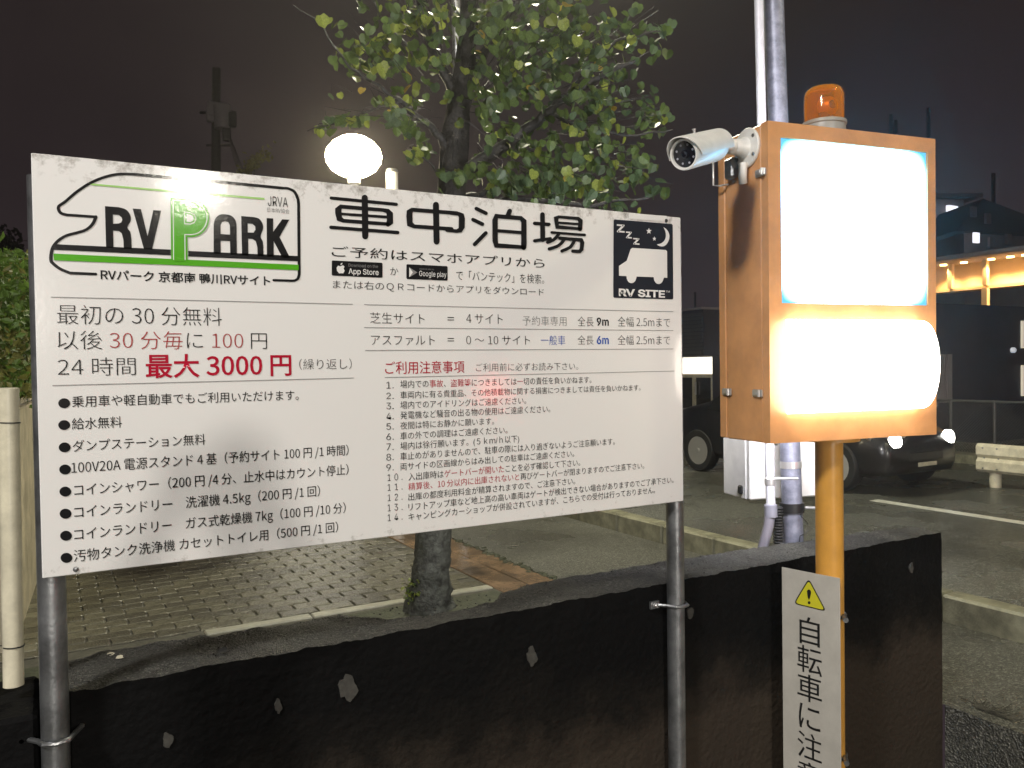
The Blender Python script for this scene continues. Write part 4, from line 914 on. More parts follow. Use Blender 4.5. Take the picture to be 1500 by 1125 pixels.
for j, (p, px, py) in enumerate(leaves):
    mi = leafattr(px); s = random.uniform(.042, .068); nrm = (rnd()*.75+Vector((random.gauss(-.1, .3), -.7, .35))).normalized(); up = Vector((random.gauss(0, .45), random.gauss(0, .3), 1))
    if j < 292:
        me = protos[mi*2].data
        u = (up-nrm*up.dot(nrm)).normalized(); r_ = u.cross(nrm)
        # leaf mesh: right = x, up = z, normal = -y
        Mx = Matrix(((r_.x, -nrm.x, u.x), (r_.y, -nrm.y, u.y), (r_.z, -nrm.z, u.z)))
        o = bpy.data.objects.new('leaf', me); COL.objects.link(o); o.parent = tree
        o.matrix_basis = wm(tree).inverted() @ (Matrix.Translation(p) @ Mx.to_4x4() @ Matrix.Diagonal((s*random.choice((-1, 1)), s, s, 1)))
    else: leafquad(fol, p, s, nrm, up, mi, True)
for i, po in enumerate(protos):
    if i % 2: bpy.data.objects.remove(po)
    else:
        q = leaves[300+i*7][0]; po.location = wm(tree).inverted() @ q; po.scale = (.055, .055, .055); po.rotation_euler = (.2, .1, .5*i)
prop(fol.build('foliage', LM, tree), kind='stuff')
tw = MB(); far_leaves = random.sample(leaves, 420)
for p, px, py in far_leaves:
    q = p+Vector((random.gauss(0, .04), random.gauss(0, .04), random.uniform(.02, .10))); r2 = q+(at(668, 150, 4.87)-q).normalized()*random.uniform(.08, .2)+Vector((0, 0, -.03)); tw.tube([p, q, r2], [.0012, .0018, .0025], 4, cap=False)
prop(tw.build('twig', M['bark_dark'], tree, True), kind='stuff')
wd = MB()
for i in range(40):
    p = at(random.gauss(603, 9), random.uniform(845, 885), 4.8); leafquad(wd, p, random.uniform(.02, .045), rnd(), rnd(), random.choice((0, 1)))
prop(wd.build('sprout', [M['leaf3'], M['leaf']]), 'small yellow green sprout at the foot of the tree trunk', 'plant')
wd = MB()
for i in range(46):
    b = onz(1458, 911, .0)+Vector((random.gauss(0, .025), random.gauss(0, .03), 0)); leafquad(wd, b+Vector((0, 0, random.uniform(.01, .05))), random.uniform(.03, .06), rnd()+Vector((0, 0, 1)), rnd(), random.choice((0, 1)))
prop(wd.build('weed', [M['leaf3'], M['leaf']]), 'small green weed growing at the foot of the kerb', 'plant')
#@@REST
# ------------------------------------------------------------------ lamps that light the place
lg = at(518, 229, 7.2)
lampA = thing('globe_lamp', 'glowing round post lamp just above the notice board', 'street lamp', (lg.x, lg.y, 0))
MB().lathe([(r*1.16, h*1.14) for r, h in [(.02, -.155), (.10, -.145), (.165, -.105), (.205, -.045), (.212, .0), (.20, .05), (.155, .105), (.09, .145), (.03, .160), (0, .163)]], lg, (0, 0, 1), 40).build('globe', M['globe'], lampA, True)
MB().lathe([(.055, -.24), (.06, -.20), (.075, -.185), (.075, -.178)], lg, (0, 0, 1), 24).build('collar', M['white'], lampA, True)
tube('pole', [(lg.x, lg.y, 0), (lg.x, lg.y, lg.z-.24)], .038, M['white'], lampA, 24)
w2 = at(574, 253, 7.5)
lampB = thing('white_pole', 'short white pole showing between the leaves beside the globe lamp', 'pole', (w2.x, w2.y, 0))
tube('shaft', [(w2.x, w2.y, 0), (w2.x, w2.y, w2.z)], .055, M['white'], lampB, 24)
MB().lathe([(.06, 0), (.05, .03), (.0, .04)], (w2.x, w2.y, w2.z), (0, 0, 1), 20).build('cap', M['galv'], lampB, True)

def lamp_post(loc, h, head, label, power, col, size=.3, aim=None):
    t = thing('street_lamp', label, 'street lamp', loc, group='street lamps around the forecourt')
    x, y, z = loc; z = -.28 if x < 3.2 and y < 2 else 0; t.location.z = z; hx, hy, hz = head
    tube('pole', [(x, y, 0), (x, y, hz-.3), (x+(hx-x)*.25, y+(hy-y)*.25, hz+.02), (hx, hy, hz+.08)], [.055, .045, .04, .03], M['galv'], t, 16)
    d = (Vector(aim)-Vector(head)).normalized()
    MB().lathe([(.0, .10), (.10, .09), (size*.62, .03), (size*.62, -.005)], head, -d, 24, cap=False).build('lamp_head', M['galv'], t, True)
    ld = bpy.data.lights.new('lamp_light', 'AREA'); ld.shape = 'DISK'; ld.size = size; ld.energy = power; ld.color = col
    lo = bpy.data.objects.new('lamp_light', ld); COL.objects.link(lo); lo.parent = t
    lo.matrix_basis = wm(t).inverted() @ (Matrix.Translation(Vector(head)) @ d.to_track_quat('-Z', 'Y').to_matrix().to_4x4())
    return t
lamp_post((1.9, -5.2, 0), 0, (1.30, -4.75, 3.33), 'street lamp with a round head on a bent pole', 55, (1, .93, .80), .2, (.9, 2, 1.3))
lamp_post((-5.2, -1.4, 0), 0, (-4.0, -1.0, 5.6), 'second tall street lamp with a round head', 440, (1, .96, .91), .9, (1.6, 2.6, 1.0))
lamp_post((-1.8, -11.2, 0), 0, (-1.1, -10.5, 2.40), 'third street lamp with a round head farther back', 560, (1, .93, .84), .5, (.4, 2, 1.3))
# added lamps, out of sight, put in to light the kerb and the road
lamp_post((3.96, 8.15, 0), 0, (4.2, 7.4, 7.2), 'tall street lamp arching over the kerb of the lot', 480, (1, .95, .72), .4, (4.2, 5.4, 0))
lamp_post((3.4, -1.0, 0), 0, (5.0, -.2, 5.8), 'street lamp arching over the road beside the forecourt', 95, (1, .92, .62), .4, (6.2, 3.4, 0))
rl = thing('signal_light', 'red lit lamp on a thin post behind the photographer', 'signal', (5.1, -5.6, 0))
tube('post', [(5.1, -5.6, 0), (5.1, -5.6, 1.16)], .03, M['black'], rl, 12)
MB().lathe([(.0, .0), (.10, .005), (.12, .03), (.12, .08)], (5.1, -5.45, 1.15), (0, -1, 0), 20).build('lens', emis('red_lens', (1, .03, .03), 60), rl, True)

# ------------------------------------------------------------------ things across the road
car = thing('parked_car', 'small low black car with lit headlights on the road behind the orange post', 'car', (8.38, 7.3, 0))
X0, X1 = 7.66, 9.10; Y0 = 5.60
# stations: y, bottom, sill, belt, roof height, half width low, half width at belt, half width at roof
stn = [(0, .30, .36, .50, .54, .52, .50, .46), (.06, .22, .30, .58, .64, .62, .60, .54), (.3, .20, .30, .64, .74, .70, .69, .60), (.8, .20, .30, .70, .80, .72, .71, .62), (1.05, .20, .30, .74, .85, .72, .71, .62), (1.55, .20, .30, .78, 1.20, .72, .71, .52),
       (1.9, .20, .30, .80, 1.26, .72, .71, .50), (2.3, .20, .30, .82, 1.24, .72, .71, .50), (2.75, .20, .30, .84, .98, .72, .70, .58), (3.1, .22, .30, .84, .90, .71, .69, .60), (3.33, .26, .34, .78, .86, .66, .64, .56), (3.40, .32, .38, .70, .74, .60, .58, .50)]
def lerpst(y):
    for a, b in zip(stn, stn[1:]):
        if a[0] <= y <= b[0]:
            t = (y-a[0])/(b[0]-a[0]); t2 = t; return [p+(q-p)*t2 for p, q in zip(a, b)]
    return list(stn[-1])
ns = 48; bm_ = MB(); CX = (X0+X1)/2; ringn = 14
gl_i = []
for i in range(ns+1):
    y, zb, zs, zbelt, zr, wl, wb, wr = lerpst(3.4*i/ns)
    half = [(wl*.9, zb), (wl, zs), (wl+.008, (zs+zbelt)/2), (wb, zbelt), ((wb*.55+wr*.45)*.985, zbelt+(zr-zbelt)*.45), (wr, zr-.03), (wr*.6, zr)]
    ring = half+[(-x, z) for x, z in half[::-1]]
    for x, z in ring: bm_.v.append((CX+x, Y0+y, z))
for i in range(ns):
    y = 3.4*(i+.5)/ns
    for k in range(ringn):
        k2 = (k+1) % ringn; st_ = lerpst(y); glass = (k in (3, 4, 8, 9) and 1.2 < y < 2.7 and st_[4]-st_[3] > .16) or (k in (5, 6, 7) and (1.08 < y < 1.5 or 2.36 < y < 2.75))
        bm_.f.append((i*ringn+k, (i+1)*ringn+k, (i+1)*ringn+k2, i*ringn+k2)); bm_.m.append(1 if glass else 0)
bm_.f.append(tuple(range(ringn))); bm_.m.append(0); bm_.f.append(tuple(ns*ringn+k for k in range(ringn))[::-1]); bm_.m.append(0)
def pick(sel, nm, m_):
    q = MB(); used = {}
    for f, g in zip(bm_.f, bm_.m):
        if sel(f, g):
            for k in f:
                if k not in used: used[k] = len(q.v); q.v.append(bm_.v[k])
            q.f.append(tuple(used[k] for k in f)); q.m.append(0)
    q.build(nm, m_, car, True, 60)
def cen(f): return sum((Vector(bm_.v[k]) for k in f), Vector())/len(f)
pick(lambda f, g: g == 0, 'body', M['carpaint'])
roofk = lambda f: min(k % ringn for k in f) in (5, 6, 7) and max(k % ringn for k in f) <= 8
pick(lambda f, g: g == 1 and roofk(f) and cen(f).y < Y0+1.9, 'windscreen', M['glass_dark'])
pick(lambda f, g: g == 1 and roofk(f) and cen(f).y > Y0+1.9, 'rear_window', M['glass_dark'])
pick(lambda f, g: g == 1 and not roofk(f) and cen(f).x < CX, 'side_window', M['glass_dark'])
pick(lambda f, g: g == 1 and not roofk(f) and cen(f).x > CX, 'side_window', M['glass_dark'])
for yy in (.62, 2.85):
    for sgn in (-1, 1):
        c = Vector((CX+sgn*.66, Y0+yy, .285)); axx = (sgn, 0, 0)
        w = MB().lathe([(.20, -.08), (.27, -.08), (.285, -.06), (.285, .06), (.27, .08), (.20, .08), (.19, .07)], c, axx, 32).build('wheel', M['rubber'], car, True)
        rm = MB().lathe([(.19, .072), (.17, .05), (.05, .055), (.03, .075), (0, .076)], c, axx, 24)
        for q in range(5):
            a = q*2*PI/5; d = Vector((0, math.cos(a), math.sin(a))); t_ = Vector((0, -math.sin(a), math.cos(a))); o_ = c+Vector((sgn*.07, 0, 0))
            rm.add([o_+d*.03-t_*.02, o_+d*.03+t_*.02, o_+d*.185+t_*.03, o_+d*.185-t_*.03], [(0, 1, 2, 3)])
        rm.build('rim', M['chrome'], w, True, 30)
for sgn in (-1, 1):
    MB().lathe([(.0, .012), (.06, .008), (.085, -.004), (.09, -.05)], (CX+sgn*.47, Y0+.02, .585), (0, -1, .05), 24).build('headlight', M['headlight'], car, True)
    MB().bbox((CX+sgn*.5-.09, Y0+3.36, .58), (CX+sgn*.5+.09, Y0+3.41, .68), .01).build('tail_light', M['taillight'], car)
    MB().bbox((CX+sgn*.78-.07, Y0+1.25, .80), (CX+sgn*.78+.07, Y0+1.33, .90), .02).build('wing_mirror', M['carpaint'], car)
box('grille', (CX-.3, Y0-.006, .36), (CX+.3, Y0+.03, .46), M['black'], car, .008)
box('number_plate', (CX-.165, Y0-.016, .30), (CX+.165, Y0-.008, .345), M['cream'], car, .003)

def rail(name, label, x, ya, yb, posts, zt=.50, zb=.17):
    t = thing(name, label, 'guardrail', (x, ya, 0), group='white guardrails along the far lane')
    h = (zt-zb); pf = [(0, zb), (-.035, zb+h*.10), (-.035, zb+h*.38), (0, zb+h*.5), (-.035, zb+h*.62), (-.035, zb+h*.90), (0, zt), (.004, zt), (-.027, zb+h*.9), (-.027, zb+h*.62), (.006, zb+h*.5), (-.027, zb+h*.38), (-.027, zb+h*.1), (.004, zb)]
    y0, y1 = min(ya, yb), max(ya, yb)
    MB().prism([(px_, pz) for px_, pz in pf], (x, y0, 0), (1, 0, 0), (0, 0, 1), -(y1-y0)).build('beam', M['cream'], t)
    for yp in posts:
        MB().tube([(x+.075, yp, -.05), (x+.075, yp, zt-.02)], .062, 20).build('post', M['cream'], t, True)
        b = MB()
        for dz in (.15, .5, .85):
            for dy in (-.05, .05): b.lathe([(.010, 0), (.008, .008)], (x-.036 if dz != .5 else x-.002, yp+dy*1.6, zb+h*dz), (-1, 0, 0), 8)
        b.build('bolt', M['galv'], t)
    return t
pr = onx(1432, 650, 9.3)
rail('guardrail', 'white steel guardrail end at the right edge beyond the white road line', 9.3, pr.y, -8, [pr.y-.16, pr.y-2.2, pr.y-4.2, pr.y-6.2])
rail('guardrail', 'white guardrail end seen in the gap between notice board and orange cabinet', 9.3, 10.35, 22, [10.5, 12.5, 14.5, 16.5, 18.5, 20.5], .44, .14)

# shop block left of the cabinet
sh = thing('shop', 'dark fronted shop with bright glass doors seen between board and cabinet', 'building', (15, 16, 0))
cA = onx(1030, 453, 13.0)
yA = cA.y; zt = cA.z; zb = onx(1030, 521, 13).z
box('awning_box', (13, yA, zb), (17.5, yA+9, zt), M['navy'], sh)
m = MB()
for i in range(11): z = zb+.05+i*(zt-zb-.1)/11; box('slat', (12.965, yA+.02, z), (12.998, yA+9, z+.06), M['slat'], sh)
box('cap_rail', (12.93, yA-.02, zt+.002), (17.5, yA+9, zt+.05), M['farwall'], sh)
box('rear_wall', (15.4, yA-2.4, .0), (15.6, yA+9, zb-.002), M['shopdim'], sh)
box('pillar', (13.02, yA-.52, 0), (13.30, yA-.26, zb-.002), M['navy'], sh)
box('floor_slab', (12.9, yA-2.6, .0), (15.4, yA+9, .13), M['kerb'], sh)
ceil = box('lit_transom', (13.08, yA-.22, zb-.42), (13.10, yA+4, zb-.03), M['shoplight'], sh)
box('lit_transom', (13.08, yA-2.2, zb-.42), (13.10, yA-.56, zb-.03), M['shoplight'], sh)
for k in range(5):
    y0 = yA-.22+k*.62
    f = MB(); 
    for lo, hi in (((13.05, y0, .14), (13.09, y0+.05, zb-.44)), ((13.05, y0+.55, .14), (13.09, y0+.60, zb-.44)), ((13.05, y0+.05, zb-.50), (13.09, y0+.55, zb-.44)), ((13.05, y0+.05, .14), (13.09, y0+.55, .24))): f.box(lo, hi)
    d = f.build('door_frame', M['cream'], sh); box('door_glass', (13.065, y0+.052, .242), (13.072, y0+.548, zb-.502), M['glass_dark'], d)
    box('door_handle', (13.0, y0+.50, .75), (13.03, y0+.53, 1.05), M['chrome'], d)
MB().bbox((13.6, yA+.1, .14), (14.2, yA+2.5, .45), .02).build('lit_counter', emis('shop_red', (1, .2, .1), .5), sh)
# warehouse block at the right with canopy
wb = thing('dark_building', 'dark navy clad block at the right edge under a lit canopy', 'building', (16, 8.6, 0))
yB = 8.5; zB = ony(1372, 444, yB).z; xB = ony(1368, 500, yB).x-.6
MB().box((xB, yB, 0), (24, yB+.25, zB)).build('front_wall', M['navy'], wb)
MB().box((xB, yB+.252, 0), (24, yB+2.4, zB-.1)).build('main_block', M['navy'], wb)
xg0, xg1 = ony(1369, 550, yB).x, ony(1393, 550, yB).x; zg1, zg0 = ony(1380, 519, yB).z, ony(1380, 590, yB).z
n_ = 9
for i in range(n_): x = xg0+(xg1-xg0)*i/n_; box('rib', (x, yB-.04, zg0), (x+(xg1-xg0)/n_*.55, yB-.002, zg1), M['farwall'], wb)
pl = ony(1482, 513, yB); MB().lathe([(.05, 0), (.05, .05), (.03, .07)], pl, (0, -1, 0), 16).build('wall_lamp', emis('weak_lamp', (.8, .85, 1), .35), wb, True)
M['dimwin'] = emis('dim_window', (1, .86, .68), .45)
xe = ony(1495, 520, yB).x
for a_, b_ in ((470, 510), (535, 580)): MB().box((xe, yB-.03, ony(1497, b_, yB).z), (xe+.6, yB-.002, ony(1497, a_, yB).z)).build('lit_window', M['dimwin'], wb)
can = thing('lit_canopy', 'canopy with warm downlights above the dark navy block', 'canopy', (18.3, 10, 0))
xC = 17.5; ya, yb_ = onx(1364, 400, xC).y, onx(1560, 400, xC).y
zc0, zc1 = onx(1400, 424, xC).z, onx(1400, 388, xC).z
box('back_board', (xC, yb_, zc0), (xC+.1, ya+1.5, zc1), M['soffit'], can)
box('eave', (xC-1.0, yb_, zc1+.002), (xC+.4, ya+1.5, zc1+.10), M['farwall'], can, .02)
box('lower_ledge', (xC-.25, yb_, zc0-.06), (xC+.2, ya+1.5, zc0-.002), M['soffit'], can)
for px in (1392, 1443):
    y_ = onx(px, 400, xC-.3).y; box('column', (xC-.33, y_-.05, zc0+.0), (xC-.23, y_+.05, zc1-.001), M['soffit'], can)
y_ = onx(1443, 400, xC-.3).y; box('lower_column', (xC-.34, y_-.06, 0), (xC-.24, y_+.06, zc0-.062), M['soffit'], can)
for px in (1380, 1410, 1450, 1478, 1500, 1530):
    y_ = onx(px, 395, xC-.4).y
    dl = MB().lathe([(.07, 0), (.07, -.03)], (xC-.35, y_, zc1), (0, 0, 1), 16).build('downlight', M['warmlight'], can)
    ld = bpy.data.lights.new('downlight_bulb', 'SPOT'); ld.energy = 170; ld.color = (1, .62, .28); ld.spot_size = R(120); ld.spot_blend = .8; ld.shadow_soft_size = .05
    lo = bpy.data.objects.new('downlight_bulb', ld); COL.objects.link(lo); lo.parent = dl; lo.matrix_basis = wm(dl).inverted() @ Matrix.Translation((xC-.35, y_, zc1-.06))
# far houses
def house(name, label, px0, px1, ptop, D, pr_, group=None):
    a, b = at(px0, ptop, D), at(px1, ptop, D); t = thing(name, label, 'building', ((a.x+b.x)/2, (a.y+b.y)/2, 0)); return t, a, b
h, a, b = house('far_house', 'grey far house with gable roof above the lit canopy', 1340, 1412, 288, 36, 0)
bkv = Vector((.49, .87, 0))*8
def hex_(A, B, z0, z1, bk): 
    vs = [Vector((A.x, A.y, z0)), Vector((B.x, B.y, z0)), Vector((B.x, B.y, z0))+bk, Vector((A.x, A.y, z0))+bk]; vs += [Vector((v.x, v.y, z1)) for v in vs]
    return MB().add(vs, [(0, 1, 5, 4), (1, 2, 6, 5), (2, 3, 7, 6), (3, 0, 4, 7), (4, 5, 6, 7)])
hex_(a, b, 0, at(1380, 292, 36).z, bkv).build('wall', M['farwall'], h)
hex_(at(1330, 290, 35.6), at(1440, 290, 35.6), at(1380, 292, 36).z+.01, at(1380, 286, 36).z, bkv).build('parapet', M['farwall'], h)
p1_, p2_ = at(1376, 303, 35.9), at(1402, 316, 35.9)
MB().box((min(p1_.x, p2_.x), min(p1_.y, p2_.y)-.05, p2_.z), (max(p1_.x, p2_.x), max(p1_.y, p2_.y)-.3, p1_.z)).build('lit_window', M['farsign'], h)
h2, a, b = house('far_house', 'dark roofed far house at the right edge of the skyline', 1412, 1560, 300, 33, 0)
hex_(a, b, 0, at(1450, 335, 33).z, bkv).build('wall', M['farwall'], h2)
r0, r1, r2_ = at(1400, 338, 32.7), at(1440, 291, 32.7), at(1600, 350, 32.7)
rv = [r0, r1, r2_]; rv2 = [v+bkv for v in rv]; MB().add(rv+rv2, [(0, 1, 2), (3, 5, 4), (0, 3, 4, 1), (1, 4, 5, 2), (0, 2, 5, 3)]).build('roof', M['farroof'], h2)
for px, py in ((1424, 305), (1445, 315), (1428, 343), (1450, 350), (1475, 345)):
    c = at(px, py, 32.5); MB().box((c.x-.16, c.y-.1, c.z-.35), (c.x+.16, c.y+.0, c.z+.05)).build('window', M['farwall'] if px != 1428 else M['farsign'], h2)
for px, y1_, D, lab in ((1305, 168, 40, 'left of a pair'), (1312, 176, 41, 'right of a pair'), (1360, 158, 40, 'tallest, nearest the cabinet corner'), (1455, 254, 38, 'above the dark roofed house')):
    p = at(px, y1_, D); prop(MB().tube([(p.x, p.y, 0), p], [.12, .09], 8).build('mast', M['farroof'], None, True), 'thin dark mast on the right skyline, '+lab, 'mast')
p = at(1018, 428, 30); prop(MB().tube([(p.x, p.y, 0), p], [.05, .04], 8).build('mast', M['farroof'], None, True), 'thin dark mast above the shop left of the cabinet', 'mast')
# wire fence beyond the road
fz = thing('wire_fence', 'grey wire mesh fence in front of the dark navy block', 'fence', (12, 7, 0))
xF = 11.6; f0, f1 = onx(1360, 600, xF).y, onx(1560, 600, xF).y; zf = onx(1440, 586, xF).z
for px in (1393, 1457, 1520, 1345): y_ = onx(px, 600, xF).y; MB().tube([(xF, y_, 0), (xF, y_, zf)], .025, 10).build('post', M['wirefence'], fz, True)
MB().tube([(xF, f0, zf-.02), (xF, f1, zf-.02)], .018, 8).build('top_rail', M['wirefence'], fz, True)
wf = MB(); n_ = 46; hh = zf-.05
for i in range(n_):
    y_ = f1+(f0-f1)*i/n_
    wf.tube([(xF, y_, .05), (xF, min(f0, y_+hh), .05+min(hh, f0-y_))], .004, 3, cap=False); wf.tube([(xF+.004, y_, .05), (xF+.004, max(f1, y_-hh), .05+min(hh, y_-f1))], .004, 3, cap=False)
prop(wf.build('mesh_wire', M['wirefence'], fz), kind='stuff')

# utility pole with transformer
up_ = thing('utility_pole', 'dark utility pole with pale transformer above the notice board', 'utility pole', (at(315, 500, 25).x, at(315, 500, 25).y, 0))
u0, u1 = at(315, 500, 25), at(317, 100, 25); du = (u1-u0).normalized()
MB().tube([u0-du*(u0.z/du.z), u1], [.19, .12], 14).build('shaft', M['bark_dark'], up_, True)
tr = at(326, 170, 24.8); MB().lathe([(.0, -.42), (.24, -.38), (.26, .3), (.18, .36), (0, .40)], tr, (0, 0, 1), 20).build('transformer', M['farwall'], up_, True)
for px, py, w in ((312, 160, .5), (308, 168, .35), (340, 176, .4), (332, 196, .4)):
    c = at(px, py, 24.8); MB().bbox(c-Vector((w*.3, .1, .22)), c+Vector((w*.3, .1, .22)), .03).build('switch_box', M['farroof'] if px > 320 else M['farwall'], up_)
ca = at(317, 165, 25); MB().tube([ca-RR*.5, ca+RR*.6], .05, 8).tube([ca-RR*.3-UU*1.0, ca+RR*.45-UU*1.0], .04, 8).build('crossarm', M['bark_dark'], up_, True)
wm_ = MB()
for k in range(5):
    s_ = at(330+k*3, 180+k*8, 25); e_ = at(352+k*5, 262+k*4, 24); mid = s_.lerp(e_, .5)+Vector((0, 0, -.15)); wm_.tube([s_, mid, e_], .012, 5, cap=False)
wm_.build('drop_wire', M['black'], up_, True)
lf = thing('far_branch', 'dark leafy branch top beside the utility pole', 'tree', (at(378, 300, 14).x, at(378, 300, 14).y, 0))
q0 = at(372, 420, 14); tube('stem', [Vector((q0.x, q0.y, 0)), at(374, 300, 14), at(372, 238, 14)], [.05, .03, .012], M['bark_dark'], lf, 8)
fm_ = MB()
for i in range(260):
    px = random.gauss(0, 1); p = at(372+px*13, 238-px*9+random.gauss(0, 6), 14+random.gauss(0, .3)); leafquad(fm_, p, random.uniform(.05, .12), rnd(), rnd())
fm_.build('crown', M['hedge2'], lf)
# fallen bits on the pavement
for i, (px, py) in enumerate(((175, 963), (163, 958))):
    p = onz(px, py, WT+.003); m = MB(); leafquad(m, p, .018, (random.uniform(-.2, .2), -.2, 1), rnd(), 0, True); prop(m.build('fallen_leaf', M['cream']), ['small pale scrap lying on the left part of the wall top', 'smaller pale scrap beside the first on the wall top'][i], 'litter')
p = onz(327, 953, WT+.003); m = MB(); leafquad(m, p, .026, (0, -.2, 1), (1, .2, 0), 0, True); prop(m.build('fallen_leaf', M['farroof']), 'dark wet leaf lying on the wall top below the board', 'leaf')
deb = MB()
for i in range(60):
    p = onz(random.gauss(1425, 22), random.gauss(1052, 12), .004); p.x = max(p.x, 3.33); deb.tube([p, p+Vector((abs(random.gauss(0, .05)), random.gauss(0, .05), random.uniform(0, .01)))], .002, 4)
prop(deb.build('twig_litter', M['soil']), 'scattered wet twigs and straw on the ground at the right end of the wall', 'litter', kind='stuff')

vm = thing('unseen_vending_machine', 'lit white vending machine with rows of bottles behind the notice board', 'vending machine', (2.6, 10.6, 0))  # machine invented to give the wet pavers glints, hidden by the board
v0 = at(395, 560, 10.8); v1 = at(520, 560, 11.2); vx, vy = v0.x, min(v0.y, v1.y)
box('cabinet', (vx, vy, .05), (vx+1.15, vy+.75, 1.83), M['white'], vm, .02)
box('display_window', (vx+.06, vy-.012, .92), (vx+1.09, vy-.002, 1.74), emis('added_display_glow', (1, .95, .85), 5), vm)
box('take_out_flap', (vx+.3, vy-.014, .25), (vx+.85, vy-.002, .45), M['black'], vm)
for k in range(3):
    for q in range(8): MB().lathe([(.033, 0), (.033, .15), (.026, .17)], (vx+.14+q*.125, vy-.05, .97+k*.25), (0, 0, 1), 10).build('bottle', M[('thinred', 'green', 'blue')[(q+k) % 3]], vm, True)
# rainy night air
hz_ = MB().box((-42, -9, -1.0), (46, 60, 13.5)).build('haze', M['black']); hz_.data.materials.clear()
hm_ = bpy.data.materials.new('wet_air'); hm_.use_nodes = True; t = hm_.node_tree; t.nodes.clear()
vp = t.nodes.new('ShaderNodeVolumePrincipled'); vp.inputs['Color'].default_value = (.95, .93, .92, 1); vp.inputs['Density'].default_value = .0042; vp.inputs['Anisotropy'].default_value = .86
mo_ = t.nodes.new('ShaderNodeOutputMaterial'); t.links.new(vp.outputs[0], mo_.inputs['Volume']); hz_.data.materials.append(hm_); hz_['kind'] = 'stuff'
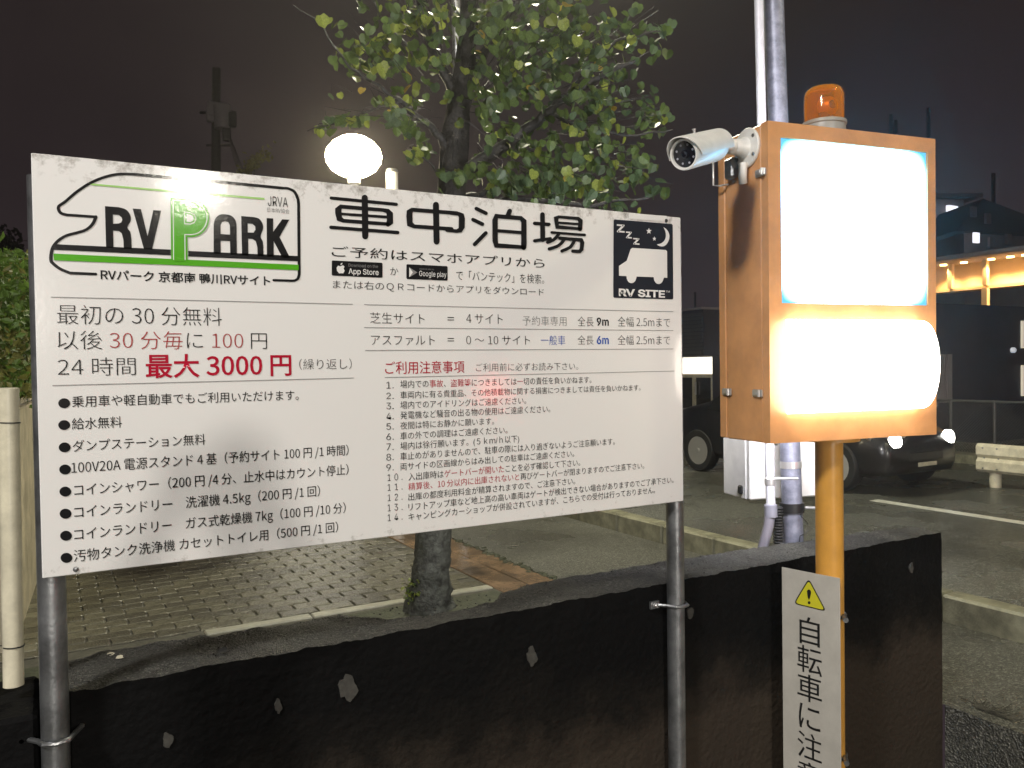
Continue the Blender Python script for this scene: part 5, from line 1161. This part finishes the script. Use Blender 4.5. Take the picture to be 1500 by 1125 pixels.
# ------------------------------------------------------------------ the photographer, whose shadow falls on the board
def skin_mesh(name, verts, edges, radii, sub=2, root=0):
    me = bpy.data.meshes.new(name); me.from_pydata(verts, edges, []); o = bpy.data.objects.new('tmp', me); COL.objects.link(o)
    m = o.modifiers.new('s', 'SKIN'); m.use_smooth_shade = True; m.branch_smoothing = .6
    if not me.skin_vertices: me.attributes.new('x', 'FLOAT', 'POINT'); 
    sv = me.skin_vertices[0].data
    for i, r_ in enumerate(radii): sv[i].radius = r_ if isinstance(r_, tuple) else (r_, r_)
    sv[root].use_root = True
    s = o.modifiers.new('u', 'SUBSURF'); s.levels = sub; s.render_levels = sub
    g = bpy.context.evaluated_depsgraph_get(); g.update(); out = bpy.data.meshes.new_from_object(o.evaluated_get(g)); bpy.data.objects.remove(o); out.name = name; return out
def make_person():
    px_, py_ = .10, -.40
    t = thing('person', 'person in a dark hooded jacket holding up a phone in front of the board', 'person', (px_, py_, 0))
    V = []; E_ = []; Rr = []
    def v(x, y, z, r): V.append((x, y, z)); Rr.append(r); return len(V)-1
    def chain(*ix): 
        for a, b in zip(ix, ix[1:]): E_.append((a, b))
    pel = v(0, 0, .90, (.15, .11)); wa = v(0, .0, 1.06, (.135, .10)); ch = v(0, -.01, 1.24, (.155, .11)); up = v(0, -.01, 1.35, (.12, .085)); nk = v(0, .0, 1.43, .052); nk2 = v(0, .02, 1.49, .05)
    chain(pel, wa, ch, up, nk, nk2)
    for s in (-1, 1):
        hp = v(s*.09, 0, .84, .095); kn = v(s*.11, .03, .47, .062); an = v(s*.12, -.01, .10, .042); to = v(s*.14, .13, .04, .034); chain(pel, hp, kn, an, to)
        sh_ = v(s*.185, -.01, 1.34, .062); el = v(s*.235, .16, 1.26, .046); wr = v(s*.085, .325, 1.56, .030); hnd = v(s*.072, .352, 1.605, (.034, .02)); chain(up, sh_, el, wr, hnd)
    me = skin_mesh('body', V, E_, Rr)
    def mats_by(me, fn, ms):
        for m_ in ms: me.materials.append(m_)
        for p in me.polygons: p.material_index = fn(p.center)
    jk = mat('jacket_cloth', (.03, .035, .05), .8, var=.3, vscale=30, bump=.3); tr_ = mat('trouser_cloth', (.05, .05, .055), .85, var=.3, vscale=40); skn = mat('skin', (.48, .30, .21), .5); hr_ = mat('hair', (.012, .010, .009), .45, bump=.5, bscale=200); shoe = mat('shoe', (.05, .05, .05), .5)
    mats_by(me, lambda c: 3 if c.z < .085 else (1 if c.z < .86 else (2 if c.z > 1.425 and abs(c.x) < .06 and c.y < .15 or (c.y > .30) else 0)), [jk, tr_, skn, shoe])
    o = bpy.data.objects.new('body', me); COL.objects.link(o); o.parent = t; me.shade_smooth()
    hd = MB(); n1, n2 = 20, 16
    for i in range(n2+1):
        a = PI*i/n2
        for k in range(n1):
            b = 2*PI*k/n1; x = math.sin(a)*math.cos(b); y_ = math.sin(a)*math.sin(b); z = math.cos(a)
            w = .076*(1-.22*max(0, -z)); q = Vector((x*w, y_*.096, z*.118))
            if y_ > .6: q.y += .012*math.exp(-((z+.1)/.18)**2)*math.exp(-(x/.16)**2)*1.6; q.y -= .006*math.exp(-((z-.1)/.1)**2)
            hd.v.append(tuple(q+Vector((px_, py_+.03, 1.585))))
    for i in range(n2):
        for k in range(n1): k2 = (k+1) % n1; hd.f.append((i*n1+k, i*n1+k2, (i+1)*n1+k2, (i+1)*n1+k)); hd.m.append(0)
    H = hd.build('head', skn, t, True, 80)
    for s in (-1, 1):
        MB().lathe([(0, -.012), (.009, -.008), (.012, 0), (.009, .008), (0, .012)], (px_+s*.03, py_+.03+.082, 1.60), (0, 1, 0), 12).build('eye', M['white'], H, True)
        MB().lathe([(.0, -.008), (.020, -.004), (.024, .002), (.012, .008), (0, .006)], (px_+s*.076, py_+.025, 1.585), (s, -.3, 0), 14).build('ear', skn, H, True)
    MB().tube([(px_-.024, py_+.118, 1.535), (px_, py_+.124, 1.533), (px_+.024, py_+.118, 1.535)], .005, 8).build('mouth', mat('lip', (.35, .13, .11), .5), H, True)
    hh = MB()
    for i in range(9):
        a = PI*.62*i/8
        for k in range(n1):
            b = 2*PI*k/n1; x = math.sin(a)*math.cos(b); y_ = math.sin(a)*math.sin(b); z = math.cos(a)
            if y_ > .25: z = max(z, .42)
            q = Vector((x*.084, y_*.103-.004, z*.126)); q *= 1+.03*noise.noise(q*40); hh.v.append(tuple(q+Vector((px_, py_+.028, 1.59))))
    for i in range(8):
        for k in range(n1): k2 = (k+1) % n1; hh.f.append((i*n1+k, i*n1+k2, (i+1)*n1+k2, (i+1)*n1+k)); hh.m.append(0)
    hh.build('hair', hr_, t, True, 80)
    for s in (-1, 1):
        for k in range(4):
            z = 1.595+k*.017; f_ = skin_mesh('finger', [(s*.078, .350, z-.004), (s*.088, .378, z), (s*.070, .388, z+.002), (s*.048, .382, z+.003)], [(0, 1), (1, 2), (2, 3)], [.0095, .009, .0085, .0075], 1)
            f_.materials.append(skn); o = bpy.data.objects.new('finger', f_); COL.objects.link(o); o.parent = t
        f_ = skin_mesh('thumb', [(s*.07, .345, 1.592), (s*.055, .338, 1.62), (s*.040, .345, 1.638)], [(0, 1), (1, 2)], [.012, .010, .008], 1); f_.materials.append(skn); o = bpy.data.objects.new('thumb', f_); COL.objects.link(o); o.parent = t
make_person()
for o in bpy.data.objects:
    if o.name == 'person': o.location.z = -.28; o.scale = (1.05, 1.05, 1.05)
